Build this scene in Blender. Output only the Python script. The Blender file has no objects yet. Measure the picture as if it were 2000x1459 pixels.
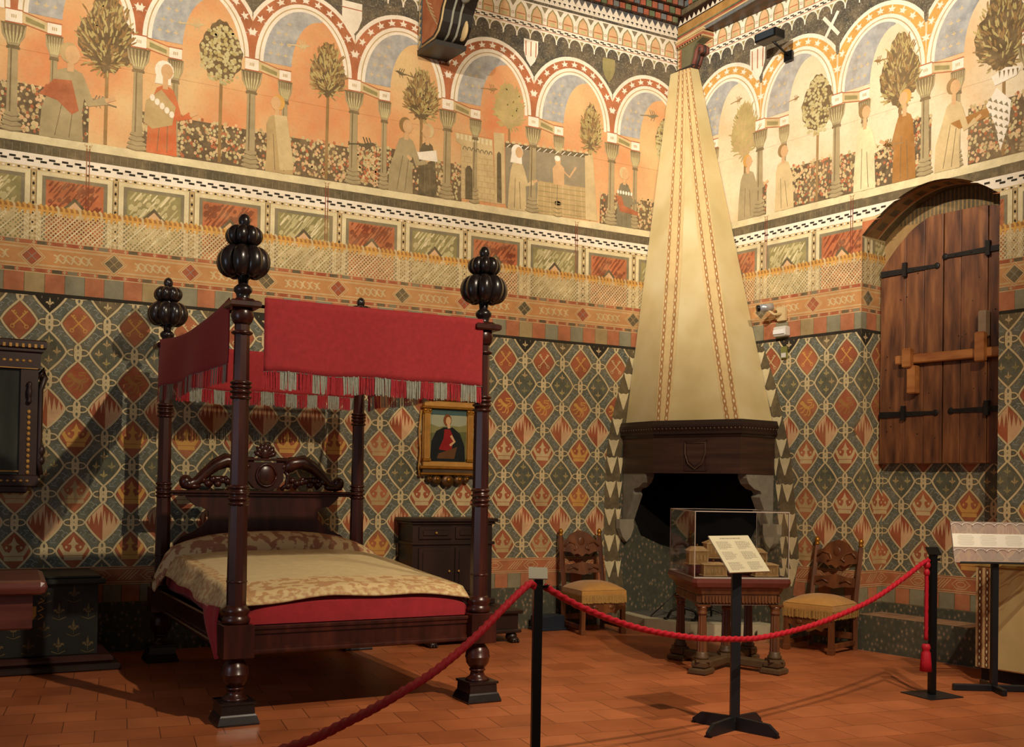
import bpy, math, random
from math import sin, cos, pi, radians as R
from mathutils import Vector as V, Matrix
random.seed(7)
C = bpy.context.scene.collection
SC = bpy.context.scene

# ------------------------------------------------------------------ camera
CAMP = V((-7.25233, -9.56524, 1.5))
CR = V((0.8790514, -0.47641783, 0.01716669))
CU = V((-0.0228644, -0.00616498, 0.99971957))
CF = V((0.47617839, 0.87919739, 0.01631234))
FPX, PYX = 2069.255, 909.688
cam = bpy.data.cameras.new('camera')
co = bpy.data.objects.new('camera', cam); C.objects.link(co); SC.camera = co
m = Matrix((( CR.x, CU.x, -CF.x, CAMP.x), (CR.y, CU.y, -CF.y, CAMP.y), (CR.z, CU.z, -CF.z, CAMP.z), (0, 0, 0, 1)))
co.matrix_world = m
cam.sensor_width = 36; cam.lens = 36*FPX/2000; cam.shift_y = (PYX-729.5)/2000; cam.clip_start = .05

# ------------------------------------------------------------------ light
SC.view_settings.view_transform = 'Standard'; SC.view_settings.look = 'None'
SC.view_settings.exposure = 0.0; SC.view_settings.gamma = 1; SC.view_settings.use_curve_mapping = False
w = bpy.data.worlds.new('world'); SC.world = w; w.use_nodes = True
w.node_tree.nodes['Background'].inputs[0].default_value = (1, .84, .70, 1)
w.node_tree.nodes['Background'].inputs[1].default_value = .13
def spot(name, loc, tgt, power, size, blend, rad, col=(1, .80, .56)):
    l = bpy.data.lights.new(name, 'SPOT'); l.energy = power; l.spot_size = R(size); l.spot_blend = blend
    l.shadow_soft_size = rad; l.color = col
    o = bpy.data.objects.new(name, l); C.objects.link(o); o.location = loc
    o.rotation_euler = (V(tgt)-V(loc)).to_track_quat('-Z', 'Y').to_euler(); return o
spot('spot_light', (-3.4, -8.2, 5.6), (-3.4, 0, 2.3), 1350, 100, .8, .05, (1, .82, .60))
spot('spot_light', (-5.2, -4.6, 6.0), (.4, -1.5, 5.6), 2050, 66, .95, .07, (1, .89, .74))
spot('spot_light', (-7.6, -5.2, 6.2), (-4.6, 0, 5.6), 1150, 72, .95, .07, (1, .87, .69))
spot('spot_light', (-2.2, -7.4, 6.2), (-1.8, -3.4, 0), 800, 62, .9, .05, (1, .82, .60))

def area(name, loc, tgt, power, sx, sy_, col):
    l = bpy.data.lights.new(name, 'AREA'); l.energy = power; l.shape = 'RECTANGLE'; l.size = sx; l.size_y = sy_; l.color = col
    o = bpy.data.objects.new(name, l); C.objects.link(o); o.location = loc
    o.rotation_euler = (V(tgt)-V(loc)).to_track_quat('-Z', 'Y').to_euler(); return o
area('window_daylight', (-9.9, -5.2, 2.0), (-5, -3, 1.2), 26, 1.0, 1.7, (.66, .78, 1))

# ------------------------------------------------------------------ materials
def lin(c):
    if isinstance(c, str): c = [int(c[i:i+2], 16)/255 for i in (0, 2, 4)]
    return tuple((x/12.92 if x <= .04045 else ((x+.055)/1.055)**2.4) for x in c)
MT = {}
def worn(nt, tc, col, b, amt):
    """rubbed and faded patches of an old wall painting, the same places on every colour"""
    if not amt: nt.links.new(col, b.inputs['Base Color']); return
    prev = col
    for sc, lo, hi, k, c in ((1.3, .42, .72, .42, 'b3966a'), (9., .48, .70, .34, 'c2a97c'), (38., .50, .74, .30, '8c7450')):
        n = nt.nodes.new('ShaderNodeTexNoise'); n.inputs['Scale'].default_value = sc; n.inputs['Detail'].default_value = 8; n.inputs['Roughness'].default_value = .7
        nt.links.new(tc.outputs['Object'], n.inputs['Vector'])
        r = nt.nodes.new('ShaderNodeMapRange'); r.inputs[1].default_value = lo; r.inputs[2].default_value = hi; r.inputs[3].default_value = 0; r.inputs[4].default_value = k*amt
        nt.links.new(n.outputs['Fac'], r.inputs[0])
        mx = nt.nodes.new('ShaderNodeMix'); mx.data_type = 'RGBA'; nt.links.new(r.outputs[0], mx.inputs[0]); nt.links.new(prev, mx.inputs[6]); mx.inputs[7].default_value = lin(c)+(1,)
        prev = mx.outputs[2]
    nt.links.new(prev, b.inputs['Base Color'])
def mat(name, col, rough=.6, metal=0., var=.18, vs=6., bump=0., bs=40., stretch=None, trans=0., ior=1.45, coat=0., spec=.5, sheen=0., wear=0.):
    if name in MT: return MT[name]
    m = bpy.data.materials.new(name); m.use_nodes = True; nt = m.node_tree; b = nt.nodes['Principled BSDF']
    c = lin(col)
    b.inputs['Roughness'].default_value = rough; b.inputs['Metallic'].default_value = metal
    b.inputs['Transmission Weight'].default_value = trans; b.inputs['IOR'].default_value = ior
    b.inputs['Coat Weight'].default_value = coat; b.inputs['Specular IOR Level'].default_value = spec
    b.inputs['Sheen Weight'].default_value = sheen; b.inputs['Coat Roughness'].default_value = .15
    tc = nt.nodes.new('ShaderNodeTexCoord'); src = tc.outputs['Object']
    if stretch:
        mp = nt.nodes.new('ShaderNodeMapping'); mp.inputs['Scale'].default_value = stretch
        nt.links.new(src, mp.inputs[0]); src = mp.outputs[0]
    if var > 0:
        n = nt.nodes.new('ShaderNodeTexNoise'); n.inputs['Scale'].default_value = vs; n.inputs['Detail'].default_value = 6
        n.inputs['Roughness'].default_value = .65
        nt.links.new(src, n.inputs['Vector'])
        r = nt.nodes.new('ShaderNodeValToRGB')
        r.color_ramp.elements[0].position = .3; r.color_ramp.elements[1].position = .72
        r.color_ramp.elements[0].color = tuple(max(0, x*(1-var)) for x in c)+(1,)
        r.color_ramp.elements[1].color = tuple(min(1, x*(1+var)+.01*var) for x in c)+(1,)
        nt.links.new(n.outputs['Fac'], r.inputs[0]); worn(nt, tc, r.outputs[0], b, wear)
    else: b.inputs['Base Color'].default_value = c+(1,)
    if bump > 0:
        n2 = nt.nodes.new('ShaderNodeTexNoise'); n2.inputs['Scale'].default_value = bs; n2.inputs['Detail'].default_value = 4
        nt.links.new(src, n2.inputs['Vector'])
        bp = nt.nodes.new('ShaderNodeBump'); bp.inputs['Strength'].default_value = bump; bp.inputs['Distance'].default_value = .01
        nt.links.new(n2.outputs['Fac'], bp.inputs['Height']); nt.links.new(bp.outputs[0], b.inputs['Normal'])
    MT[name] = m; return m
def ramp_mat(name, kind, scale, stops, rough=.85, stretch=None, bump=0, feature=None, interp='LINEAR', detail=5, wear=0.):
    """a two texture pattern material: noise or voronoi through a colour ramp"""
    if name in MT: return MT[name]
    m = bpy.data.materials.new(name); m.use_nodes = True; nt = m.node_tree; b = nt.nodes['Principled BSDF']
    b.inputs['Roughness'].default_value = rough
    tc = nt.nodes.new('ShaderNodeTexCoord'); src = tc.outputs['Object']
    if stretch:
        mp = nt.nodes.new('ShaderNodeMapping'); mp.inputs['Scale'].default_value = stretch
        nt.links.new(src, mp.inputs[0]); src = mp.outputs[0]
    if kind == 'noise':
        n = nt.nodes.new('ShaderNodeTexNoise'); n.inputs['Detail'].default_value = detail; out = n.outputs['Fac']
    elif kind == 'wave':
        n = nt.nodes.new('ShaderNodeTexWave'); n.inputs['Distortion'].default_value = 6; n.inputs['Detail'].default_value = 3
        n.inputs['Detail Scale'].default_value = 1.5; out = n.outputs['Fac']
    else:
        n = nt.nodes.new('ShaderNodeTexVoronoi'); out = n.outputs['Distance']
        if feature: n.feature = feature
    n.inputs['Scale'].default_value = scale
    nt.links.new(src, n.inputs['Vector'])
    r = nt.nodes.new('ShaderNodeValToRGB'); r.color_ramp.interpolation = interp
    els = r.color_ramp.elements
    while len(els) < len(stops): els.new(.5)
    for e, (p, c) in zip(els, stops): e.position = p; e.color = lin(c)+(1,)
    nt.links.new(out, r.inputs[0]); worn(nt, tc, r.outputs[0], b, wear)
    if bump:
        bp = nt.nodes.new('ShaderNodeBump'); bp.inputs['Strength'].default_value = bump; bp.inputs['Distance'].default_value = .01
        nt.links.new(out, bp.inputs['Height']); nt.links.new(bp.outputs[0], b.inputs['Normal'])
    MT[name] = m; return m
LOW = ('brick_red', 'soft_red', 'blue_green', 'light_blue_green', 'deep_green', 'ribbon', 'gold', 'dark_gold', 'pale_pink', 'square_red', 'square_green', 'square_ochre')
def paint(name, col, var=.2, vs=5.):
    c = [int(col[i:i+2], 16)/255 for i in (0, 2, 4)]; k = .08 if name != 'soot' else 0
    return mat('paint_'+name, [a*(1-k)+b*k for a, b in zip(c, (.70, .62, .46))], rough=.9, var=var, vs=vs, spec=.15, wear=0. if name in ('soot', 'black') or name.startswith('picture') else .4 if name in LOW else .65)

# ------------------------------------------------------------------ mesh builder
class MB:
    def __init__(s): s.v = []; s.f = []; s.mi = []; s.mats = []; s.sm = []
    def m(s, mt):
        if mt not in s.mats: s.mats.append(mt)
        return s.mats.index(mt)
    def add(s, vs, fs, mt=None, smooth=False):
        k = len(s.v); s.v += [tuple(v) for v in vs]; i = s.m(mt) if mt else 0
        for f in fs: s.f.append([k+a for a in f]); s.mi.append(i); s.sm.append(smooth)
        return s
    def box(s, a, b, mt=None, M=None, bev=0):
        x0, y0, z0 = a; x1, y1, z1 = b
        if bev:
            e = bev; P = []
            for z, i in ((z0, e), (z0+e, 0), (z1-e, 0), (z1, e)):
                P += [(x0+i+0, y0+i, z), (x1-i, y0+i, z), (x1-i, y1-i, z), (x0+i, y1-i, z)]
            F = [(3, 2, 1, 0), (12, 13, 14, 15)]
            for l in range(3):
                for j in range(4): F.append((l*4+j, l*4+(j+1) % 4, l*4+4+(j+1) % 4, l*4+4+j))
        else:
            P = [(x0, y0, z0), (x1, y0, z0), (x1, y1, z0), (x0, y1, z0), (x0, y0, z1), (x1, y0, z1), (x1, y1, z1), (x0, y1, z1)]
            F = [(3, 2, 1, 0), (4, 5, 6, 7), (0, 1, 5, 4), (1, 2, 6, 5), (2, 3, 7, 6), (3, 0, 4, 7)]
        if M: P = [M @ V(p) for p in P]
        return s.add(P, F, mt)
    def prism(s, pts, z0, z1, mt=None, M=None, pts2=None):
        """polygon in xy lifted between z0 and z1"""
        n = len(pts); q = pts2 or pts
        P = [(x, y, z0) for x, y in pts]+[(x, y, z1) for x, y in q]
        if M: P = [M @ V(p) for p in P]
        F = [tuple(range(n))[::-1], tuple(range(n, 2*n))]+[(i, (i+1) % n, n+(i+1) % n, n+i) for i in range(n)]
        return s.add(P, F, mt)
    def lathe(s, prof, seg=24, mt=None, M=None, smooth=True, sq=False):
        """prof: (z, r) pairs"""
        P = []; n = seg; off = pi/n if n in (4, 8) else 0; k = 1/cos(pi/n) if n == 4 else 1
        for z, r in prof: P += [(r*k*cos(2*pi*i/n+off), r*k*sin(2*pi*i/n+off), z) for i in range(n)]
        F = []
        for l in range(len(prof)-1):
            for i in range(n): F.append((l*n+i, l*n+(i+1) % n, l*n+n+(i+1) % n, l*n+n+i))
        F.append(tuple(range(n))[::-1]); F.append(tuple(range((len(prof)-1)*n, len(prof)*n)))
        if M: P = [M @ V(p) for p in P]
        return s.add(P, F, mt, smooth and n > 8)
    def ell(s, c, r, mt=None, M=None, nu=14, nv=9):
        P = []; F = []
        for j in range(nv+1):
            t = pi*j/nv
            for i in range(nu):
                a = 2*pi*i/nu; P.append((c[0]+r[0]*sin(t)*cos(a), c[1]+r[1]*sin(t)*sin(a), c[2]-r[2]*cos(t)))
        for j in range(nv):
            for i in range(nu): F.append((j*nu+i, j*nu+(i+1) % nu, j*nu+nu+(i+1) % nu, j*nu+nu+i))
        if M: P = [M @ V(p) for p in P]
        return s.add(P, F, mt, True)
    def tube(s, pts, r, seg=10, mt=None, M=None, lob=None, smooth=True):
        pts = [V(p) for p in pts]; P = []; n = len(pts); L = 0; up = None
        for i, p in enumerate(pts):
            t = (pts[min(i+1, n-1)]-pts[max(i-1, 0)]).normalized()
            if up is None:
                up = V((0, 0, 1)) if abs(t.z) < .9 else V((1, 0, 0))
            a = t.cross(up).normalized(); b = a.cross(t).normalized(); up = b
            if i: L += (p-pts[i-1]).length
            rr = r[i] if isinstance(r, (list, tuple)) else r
            for k in range(seg):
                th = 2*pi*k/seg; q = rr*(1+(lob[1]*cos(lob[0]*(th)-L*lob[2]) if lob else 0))
                P.append(p+a*q*cos(th)+b*q*sin(th))
        F = []
        for i in range(n-1):
            for k in range(seg): F.append((i*seg+k, i*seg+(k+1) % seg, i*seg+seg+(k+1) % seg, i*seg+seg+k))
        F.append(tuple(range(seg))[::-1]); F.append(tuple(range((n-1)*seg, n*seg)))
        if M: P = [M @ V(p) for p in P]
        return s.add(P, F, mt, smooth)
    def grid(s, fn, nu, nv, mt=None, smooth=True, mfn=None):
        P = [fn(i/nu, j/nv) for j in range(nv+1) for i in range(nu+1)]
        k = len(s.v); s.v += [tuple(p) for p in P]
        for j in range(nv):
            for i in range(nu):
                a = j*(nu+1)+i; s.f.append([k+a, k+a+1, k+a+nu+2, k+a+nu+1]); s.sm.append(smooth)
                s.mi.append(s.m(mfn((i+.5)/nu, (j+.5)/nv) if mfn else mt))
        return s
    def build(s, name, mt=None, parent=None, loc=None, rot=0, kind=None, label=None, cat=None, group=None, bevel=0, solid=0):
        me = bpy.data.meshes.new(name); me.from_pydata(s.v, [], s.f)
        for q in (s.mats or [mt]): me.materials.append(q)
        if s.mats: me.polygons.foreach_set('material_index', s.mi)
        me.polygons.foreach_set('use_smooth', s.sm); me.update()
        o = bpy.data.objects.new(name, me); C.objects.link(o)
        if parent: o.parent = parent
        if loc is not None: o.location = loc
        if rot: o.rotation_euler = (0, 0, rot)
        if bevel:
            b = o.modifiers.new('bevel', 'BEVEL'); b.width = bevel; b.segments = 2; b.limit_method = 'ANGLE'
        if solid:
            b = o.modifiers.new('solid', 'SOLIDIFY'); b.thickness = solid
        tag(o, label, cat, group, kind); return o
def tag(o, label=None, cat=None, group=None, kind=None):
    for k, v in (('label', label), ('category', cat), ('group', group), ('kind', kind)):
        if v: o[k] = v
def empty(name, loc, rot=0, label=None, cat=None, group=None, kind=None):
    o = bpy.data.objects.new(name, None); C.objects.link(o); o.location = loc; o.rotation_euler = (0, 0, rot)
    tag(o, label, cat, group, kind); return o
def dup(root, loc, rot=None, label=None):
    r = root.copy(); C.objects.link(r); r.location = loc
    if rot is not None: r.rotation_euler = (0, 0, rot)
    if label: r['label'] = label
    for ch in root.children:
        c = ch.copy(); C.objects.link(c); c.parent = r
        for g in ch.children:
            d = g.copy(); C.objects.link(d); d.parent = c
    return r
def T(x=0, y=0, z=0, rz=0, rx=0, ry=0):
    return Matrix.Translation((x, y, z)) @ Matrix.Rotation(rz, 4, 'Z') @ Matrix.Rotation(ry, 4, 'Y') @ Matrix.Rotation(rx, 4, 'X')

# ------------------------------------------------------------------ the two walls meet at the origin
RW = R(-81.54807)
D2 = V((cos(RW), sin(RW), 0)); N2 = V((sin(RW), -cos(RW), 0))          # along the right wall / out of it, into the room
def ray(x, y): return CF+(x-1000)/FPX*CR-(y-PYX)/FPX*CU
def lw(x, y):                                                          # measured point -> place on the left wall
    v = ray(x, y); t = -CAMP.y/v.y; q = CAMP+v*t; return (q.x, q.z)
def rw(x, y, off=0.):
    v = ray(x, y); t = (off-CAMP.dot(N2))/v.dot(N2); q = CAMP+v*t; return (q.dot(D2), q.z)

class Reg:
    """a flat piece of wall that paint can be laid on, clipped to its own rectangle"""
    def __init__(s, mb, o, du, n, u0, u1, z0, z1, us=0.):
        s.mb, s.o, s.du, s.n, s.b, s.us, s.k = mb, V(o), V(du), V(n), (u0, u1, z0, z1), us, 0
    def put(s, pts, mt, ly):
        u0, u1, z0, z1 = s.b
        us = [p[0] for p in pts]; zs = [p[1] for p in pts]
        if max(us) <= u0 or min(us) >= u1 or max(zs) <= z0 or min(zs) >= z1: return
        if min(us) < u0: pts = clip(pts, 0, u0, 1)
        if pts and max(us) > u1: pts = clip(pts, 0, u1, -1)
        if pts and min(zs) < z0: pts = clip(pts, 1, z0, 1)
        if pts and max(zs) > z1: pts = clip(pts, 1, z1, -1)
        if not pts or len(pts) < 3: return
        s.k = (s.k+1) % 41
        s.mb.add([s.o+s.du*(u-s.us)+s.n*(ly*.00032+s.k*.000007)+V((0, 0, z)) for u, z in pts], [tuple(range(len(pts)))], mt)
def clip(pts, ax, val, sg):
    out = []
    for i, p in enumerate(pts):
        q = pts[(i+1) % len(pts)]; a = (p[ax]-val)*sg >= 0; b = (q[ax]-val)*sg >= 0
        if a: out.append(p)
        if a != b:
            t = (val-p[ax])/(q[ax]-p[ax]); out.append((p[0]+(q[0]-p[0])*t, p[1]+(q[1]-p[1])*t))
    return out
REG = []                                                               # the pieces the painter works on now
def poly(pts, mt, ly):
    for r in REG: r.put(pts, mt, ly)
def rect(u0, u1, z0, z1, mt, ly): poly([(u0, z0), (u1, z0), (u1, z1), (u0, z1)], mt, ly)
def elps(u, z, a, b, mt, ly, n=14, rot=0.):
    poly([(u+a*cos(t)*cos(rot)-b*sin(t)*sin(rot), z+a*cos(t)*sin(rot)+b*sin(t)*cos(rot)) for t in (2*pi*i/n for i in range(n))], mt, ly)
def stroke(pts, wd, mt, ly, closed=False, taper=False):
    n = len(pts); L = []; Rr = []
    for i in range(n):
        a = pts[(i-1) % n] if (closed or i) else pts[0]; b = pts[(i+1) % n] if (closed or i < n-1) else pts[-1]
        dx, dz = b[0]-a[0], b[1]-a[1]; l = math.hypot(dx, dz) or 1; h = wd/2
        if taper: h *= .15+.85*sin(pi*(i+.5)/n)
        L.append((pts[i][0]-dz/l*h, pts[i][1]+dx/l*h)); Rr.append((pts[i][0]+dz/l*h, pts[i][1]-dx/l*h))
    for i in range(n if closed else n-1):
        j = (i+1) % n; poly([L[i], L[j], Rr[j], Rr[i]], mt, ly)
def arcpts(u, z, a, b, t0, t1, n): return [(u+a*cos(R(t0+(t1-t0)*i/n)), z+b*sin(R(t0+(t1-t0)*i/n))) for i in range(n+1)]

cream = paint('cream', 'ddcfa4'); cream2 = paint('light_cream', 'e8dcc0'); white = paint('white', 'eee4d2', .1)
redp = paint('brick_red', '9c4e34', .3); redl = paint('soft_red', 'a9603f', .3); darkp = paint('dark_olive', '544c3a', .25, 12)
black = paint('black', '2a2620'); grey = paint('grey', '77705a'); bluep = paint('faded_blue', 'a3a5a6', .3, 9)
teal = paint('blue_green', '5c6258', .3, 8); teal2 = paint('light_blue_green', '88908a', .3); teal3 = paint('deep_green', '50564a', .3, 8)
ribbon = paint('ribbon', 'd2bf92', .12); gold = paint('gold', 'cf9a4c', .2); goldd = paint('dark_gold', '9c6a34', .2)
pinkc = paint('pale_pink', 'd6ab80', .2); tan = paint('tan', 'b59a6b', .2); tan2 = paint('light_tan', 'cbb384', .2)
olive = paint('olive', '8b8355', .25); olive2 = paint('pale_olive', 'bcb180', .2); bark = paint('bark', '8a6b42', .2)
leafd = paint('leaf_dark', '5e4d36', .25, 10); leafl = paint('leaf_light', 'ab9a62', .25); skin = paint('skin', 'cfa476', .15)
marr = paint('marble_red', 'b2613c', .3); marr2 = paint('marble_red_dark', '7a3a26', .2); orangeb = paint('orange_band', 'bd8450', .2)
orL = ramp_mat('paint_orange_ground', 'noise', 1.1, [(.32, 'cc7d4e'), (.48, 'd49a66'), (.64, 'dab983')], .9, wear=1.)
orR = ramp_mat('paint_peach_ground', 'noise', 1.4, [(.3, 'd8ae7e'), (.5, 'decaa6'), (.75, 'e4d4b4')], .9, wear=.8)
speck = ramp_mat('paint_speckled_dark', 'noise', 60, [(.45, '3e3b34'), (.62, '5c584c'), (.72, 'a39c84')], .9, wear=.7)
foli = ramp_mat('paint_dado_foliage', 'voronoi', 26, [(.0, 'a0947a'), (.16, '8a6e54'), (.28, '5a5544'), (.42, '444638'), (.7, '3c4034')], .8, stretch=(1, 1, .7), wear=.15)
hedgeb = paint('hedge_ground', '5c4d3a', .3, 12)
# ------------------------------------------------------------------ the painter's vocabulary
_q = [(0, .168), (.024, .146), (.052, .118), (.082, .085), (.108, .052), (.127, .022), (.136, 0)]
DS = _q+[(x, -y) for x, y in _q[-2::-1]]+[(-x, -y) for x, y in _q[1:]]+[(-x, y) for x, y in _q[-2:0:-1]]
ND2 = len(DS)//2
def knot(u, z):
    stroke(arcpts(u, z, .030, .070, 0, 360, 14)[:-1], .022, darkp, 3.5, True); stroke(arcpts(u, z, .082, .028, 0, 360, 14)[:-1], .020, darkp, 3.5, True)
    stroke(arcpts(u, z+.022, .026, .048, 0, 360, 14)[:-1], .0115, ribbon, 6, True)
    stroke(arcpts(u, z-.026, .026, .048, 0, 360, 14)[:-1], .0115, ribbon, 5, True)
    stroke(arcpts(u-.036, z, .046, .026, 0, 360, 12)[:-1], .011, ribbon, 4, True)
    stroke(arcpts(u+.036, z, .046, .026, 0, 360, 12)[:-1], .011, ribbon, 6, True)
    for k in (-1, 1): stroke([(u+k*.076, z), (u+k*.098, z+.008)], .011, ribbon, 6)
def fleur(u, z, s, mt, ly=5):
    poly([(u-.012*s, z-.5*s), (u+.012*s, z-.5*s), (u+.03*s, z-.05*s), (u+.10*s, z+.10*s), (u, z+.55*s), (u-.10*s, z+.10*s), (u-.03*s, z-.05*s)], mt, ly)
    for k in (-1, 1):
        poly([(u+k*.02*s, z-.12*s), (u+k*.18*s, z+.12*s), (u+k*.34*s, z+.10*s), (u+k*.36*s, z-.08*s), (u+k*.25*s, z-.02*s), (u+k*.14*s, z-.14*s)][::k], mt, ly)
    rect(u-.16*s, u+.16*s, z-.17*s, z-.11*s, mt, ly)
def crown(u, z, mt):
    def P(q): return [(u+a*1.16, z+b*1.2) for a, b in q]
    poly(P([(-.062, -.066), (.062, -.066), (.062, -.036), (-.062, -.036)]), mt, 5)
    poly(P([(-.066, -.032), (.066, -.032), (.096, .02), (.078, .036), (.055, .0), (.028, -.01), (.012, .02), (-.012, .02), (-.028, -.01), (-.055, .0), (-.078, .036), (-.096, .02)]), mt, 5)
    for k in (-1, 1): elps(u+k*.098, z+.036, .015, .017, mt, 5, 8); elps(u+k*.055, z+.030, .010, .012, mt, 5, 8)
    poly(P([(-.01, .015), (.01, .015), (.014, .04), (.036, .045), (.016, .062), (0, .1), (-.016, .062), (-.036, .045), (-.014, .04)]), mt, 5)
def keys(u, z, mt):
    for k in (-1, 1):
        stroke([(u-k*.05, z-.045), (u+k*.06, z+.075)], .011, mt, 5)
        stroke(arcpts(u-k*.052, z-.052, .015, .015, 0, 360, 8)[:-1], .007, mt, 5, True)
        stroke([(u+k*.05, z+.06), (u+k*.035, z+.078)], .012, mt, 5); stroke([(u+k*.035, z+.045), (u+k*.022, z+.06)], .010, mt, 5)
def lion(u, z, mt):
    stroke([(u-.075, z+.035), (u-.05, z+.05), (u-.03, z+.02), (u+.0, z+.0), (u+.03, z-.01)], .034, mt, 5)
    for a in ([(-.04, .0), (-.085, -.01)], [(-.02, -.01), (-.045, -.045), (-.07, -.05)], [(.02, -.02), (.0, -.07), (-.03, -.075)], [(.035, -.015), (.04, -.06), (.02, -.085)],
              [(.03, .01), (.06, .02), (.06, .045), (.01, .05), (.01, .07), (.075, .072)], [(.04, -.01), (.075, .0), (.085, .03)]):
        stroke([(u+x, z+y) for x, y in a], .012, mt, 5)
    elps(u-.055, z+.045, .022, .02, mt, 5, 8)
def zig(u, z, flip):
    a, b = (redp, pinkc) if not flip else (redp, pinkc)
    poly([(u, z-.168)]+[(u+x, z+y) for x, y in DS[ND2:]]+[(u, z+.168)], pinkc, 4)
    poly([(u, z+.168)]+[(u+x, z+y) for x, y in DS[1:ND2]]+[(u, z-.168)], redp, 4)
    # pink spikes rise into the red, red spikes into the pink
    poly([(u, z-.17), (u-.075, z-.09), (u-.132, z+.0), (u-.118, z+.03), (u-.108, z-.02), (u-.088, z+.07), (u-.07, z-.02), (u-.05, z+.09), (u-.032, z-.03), (u-.015, z+.10), (u, z-.01)], redp, 5)
    poly([(u, z-.17), (u+.075, z-.09), (u+.132, z+.0), (u+.118, z+.03), (u+.108, z-.02), (u+.088, z+.07), (u+.07, z-.02), (u+.05, z+.09), (u+.032, z-.03), (u+.015, z+.10), (u, z-.01)][::-1], pinkc, 5)
SP = .4525
def lattice(u0, u1, ph, zlo=.73, zhi=2.985):
    keep = [r.b for r in REG]
    for r in REG: r.b = (r.b[0], r.b[1], max(r.b[2], zlo), min(r.b[3], zhi))
    lattice_in(u0, u1, ph, zlo, zhi)
    for r, b in zip(REG, keep): r.b = b
def lattice_in(u0, u1, ph, zlo, zhi):
    rect(u0, u1, zlo, zhi, teal, 1)
    rnd = random.Random(3)
    i0 = int(math.floor((u0-ph)/SP))-1; i1 = int(math.ceil((u1-ph)/SP))+1
    for j in range(0, 11):
        z = 3.0075-.2375*j
        for i in range(i0, i1+1):
            u = ph+SP*i+(0 if j % 2 else SP/2)
            if u < u0-.3 or u > u1+.3: continue
            if z+.24 < zlo: continue
            o = [(u+x, z+y) for x, y in DS]; gm = rnd.choice([gold, gold, tan2, tan])
            t = {1: 'k', 3: 'l', 5: 'c', 7: 'c', 9: 'c', 4: 'z', 8: 'z'}.get(j, 'f')
            if t == 'z': zig(u, z, 0)
            elif t == 'f':
                poly(o, black if j == 0 and i % 2 else (teal3 if j else darkp), 4)
                for dx, dz in ((0, .085), (-.062, 0), (.062, 0), (0, -.075)): fleur(u+dx, z+dz, .085, rnd.choice([olive, tan, leafl]) if j else tan2)
            else:
                poly(o, rnd.choice([redp, redp, redl]), 4)
                if t == 'k': keys(u, z, tan2 if rnd.random() < .7 else gold)
                if t == 'l': lion(u, z, rnd.choice([gold, goldd]))
                if t == 'c': crown(u, z, gm)
            stroke(o, .024, darkp, 4.5, True); stroke(o, .016, ribbon, 5.2, True)
            # strands that run on from the tips into the knots
            for k in (-1, 1):
                stroke([(u, z+k*.165), (u+.016, z+k*.19), (u+.012, z+k*.215)], .012, ribbon, 6); stroke([(u, z+k*.165), (u-.016, z+k*.19), (u-.012, z+k*.215)], .012, ribbon, 6)
            knot(u+SP/2, z)
            for sx in (-1, 1):                                            # leafy scrolls in the ground
                for sz in (-1, 1):
                    c = (u+sx*.145, z+sz*.10)
                    stroke([(c[0]-sx*.03, c[1]+.03), (c[0]-.012, c[1]+.036), (c[0]+.014, c[1]+.012), (c[0]-.012, c[1]-.01), (c[0]+.01, c[1]-.034), (c[0]+sx*.036, c[1]-.03)], .008, teal2, 2)
                    stroke([(c[0]+sx*.02, c[1]+.02), (c[0]+sx*.04, c[1]+.0), (c[0]+sx*.03, c[1]-.02)], .007, teal2, 2)

def row(u0, u1, step, ph=0.):
    i = math.floor((u0-ph)/step)-1; out = []
    while ph+step*i < u1+step: out.append((i, ph+step*i)); i += 1
    return out
sqa = paint('square_red', 'ad6747', .3); sqb = paint('square_green', '7f7d68', .25); sqc = paint('square_ochre', 'a08a60', .25)
def dado(u0, u1):
    rect(u0, u1, 0, .425, foli, 1)
    for i, u in row(u0, u1, .15): rect(u+.004, u+.146, .43, .572, sqa if i % 2 else sqb, 2)
    rect(u0, u1, .42, .58, darkp, 1)
    rect(u0, u1, .575, .735, redl, 2)
    for z in (.58, .598, .712, .73): rect(u0, u1, z-.003, z+.003, tan2, 3)
    for i, u in row(u0, u1, .42):
        for k in range(4): stroke([(u+.03*k, .615), (u+.03*k+.085, .70)], .006, tan2, 3)
        for rr in (.04, .022): stroke([(u+.27-2.2*rr, .657), (u+.27-rr, .657+rr), (u+.27+rr, .657+rr), (u+.27+2.2*rr, .657), (u+.27+rr, .657-rr), (u+.27-rr, .657-rr)], .006, tan2, 3, True)
def beadstrip(u0, u1, z0, z1, off=0):
    rect(u0, u1, z0, z1, redl, 2)
    h = (z1-z0)
    for z in (z0+.003, z1-.003): rect(u0, u1, z-.003, z+.003, tan2, 4)
    for i, u in row(u0, u1, .12):
        rect(u+.024, u+.1, z0+.008, z1-.008, (redp, redp, darkp, grey, redl, darkp)[(i+off) % 6], 3)
        poly([(u-.012, (z0+z1)/2), (u, z0+.008), (u+.012, (z0+z1)/2), (u, z1-.008)], tan2, 4); elps(u, (z0+z1)/2, .004, .005, darkp, 5, 6)
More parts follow.
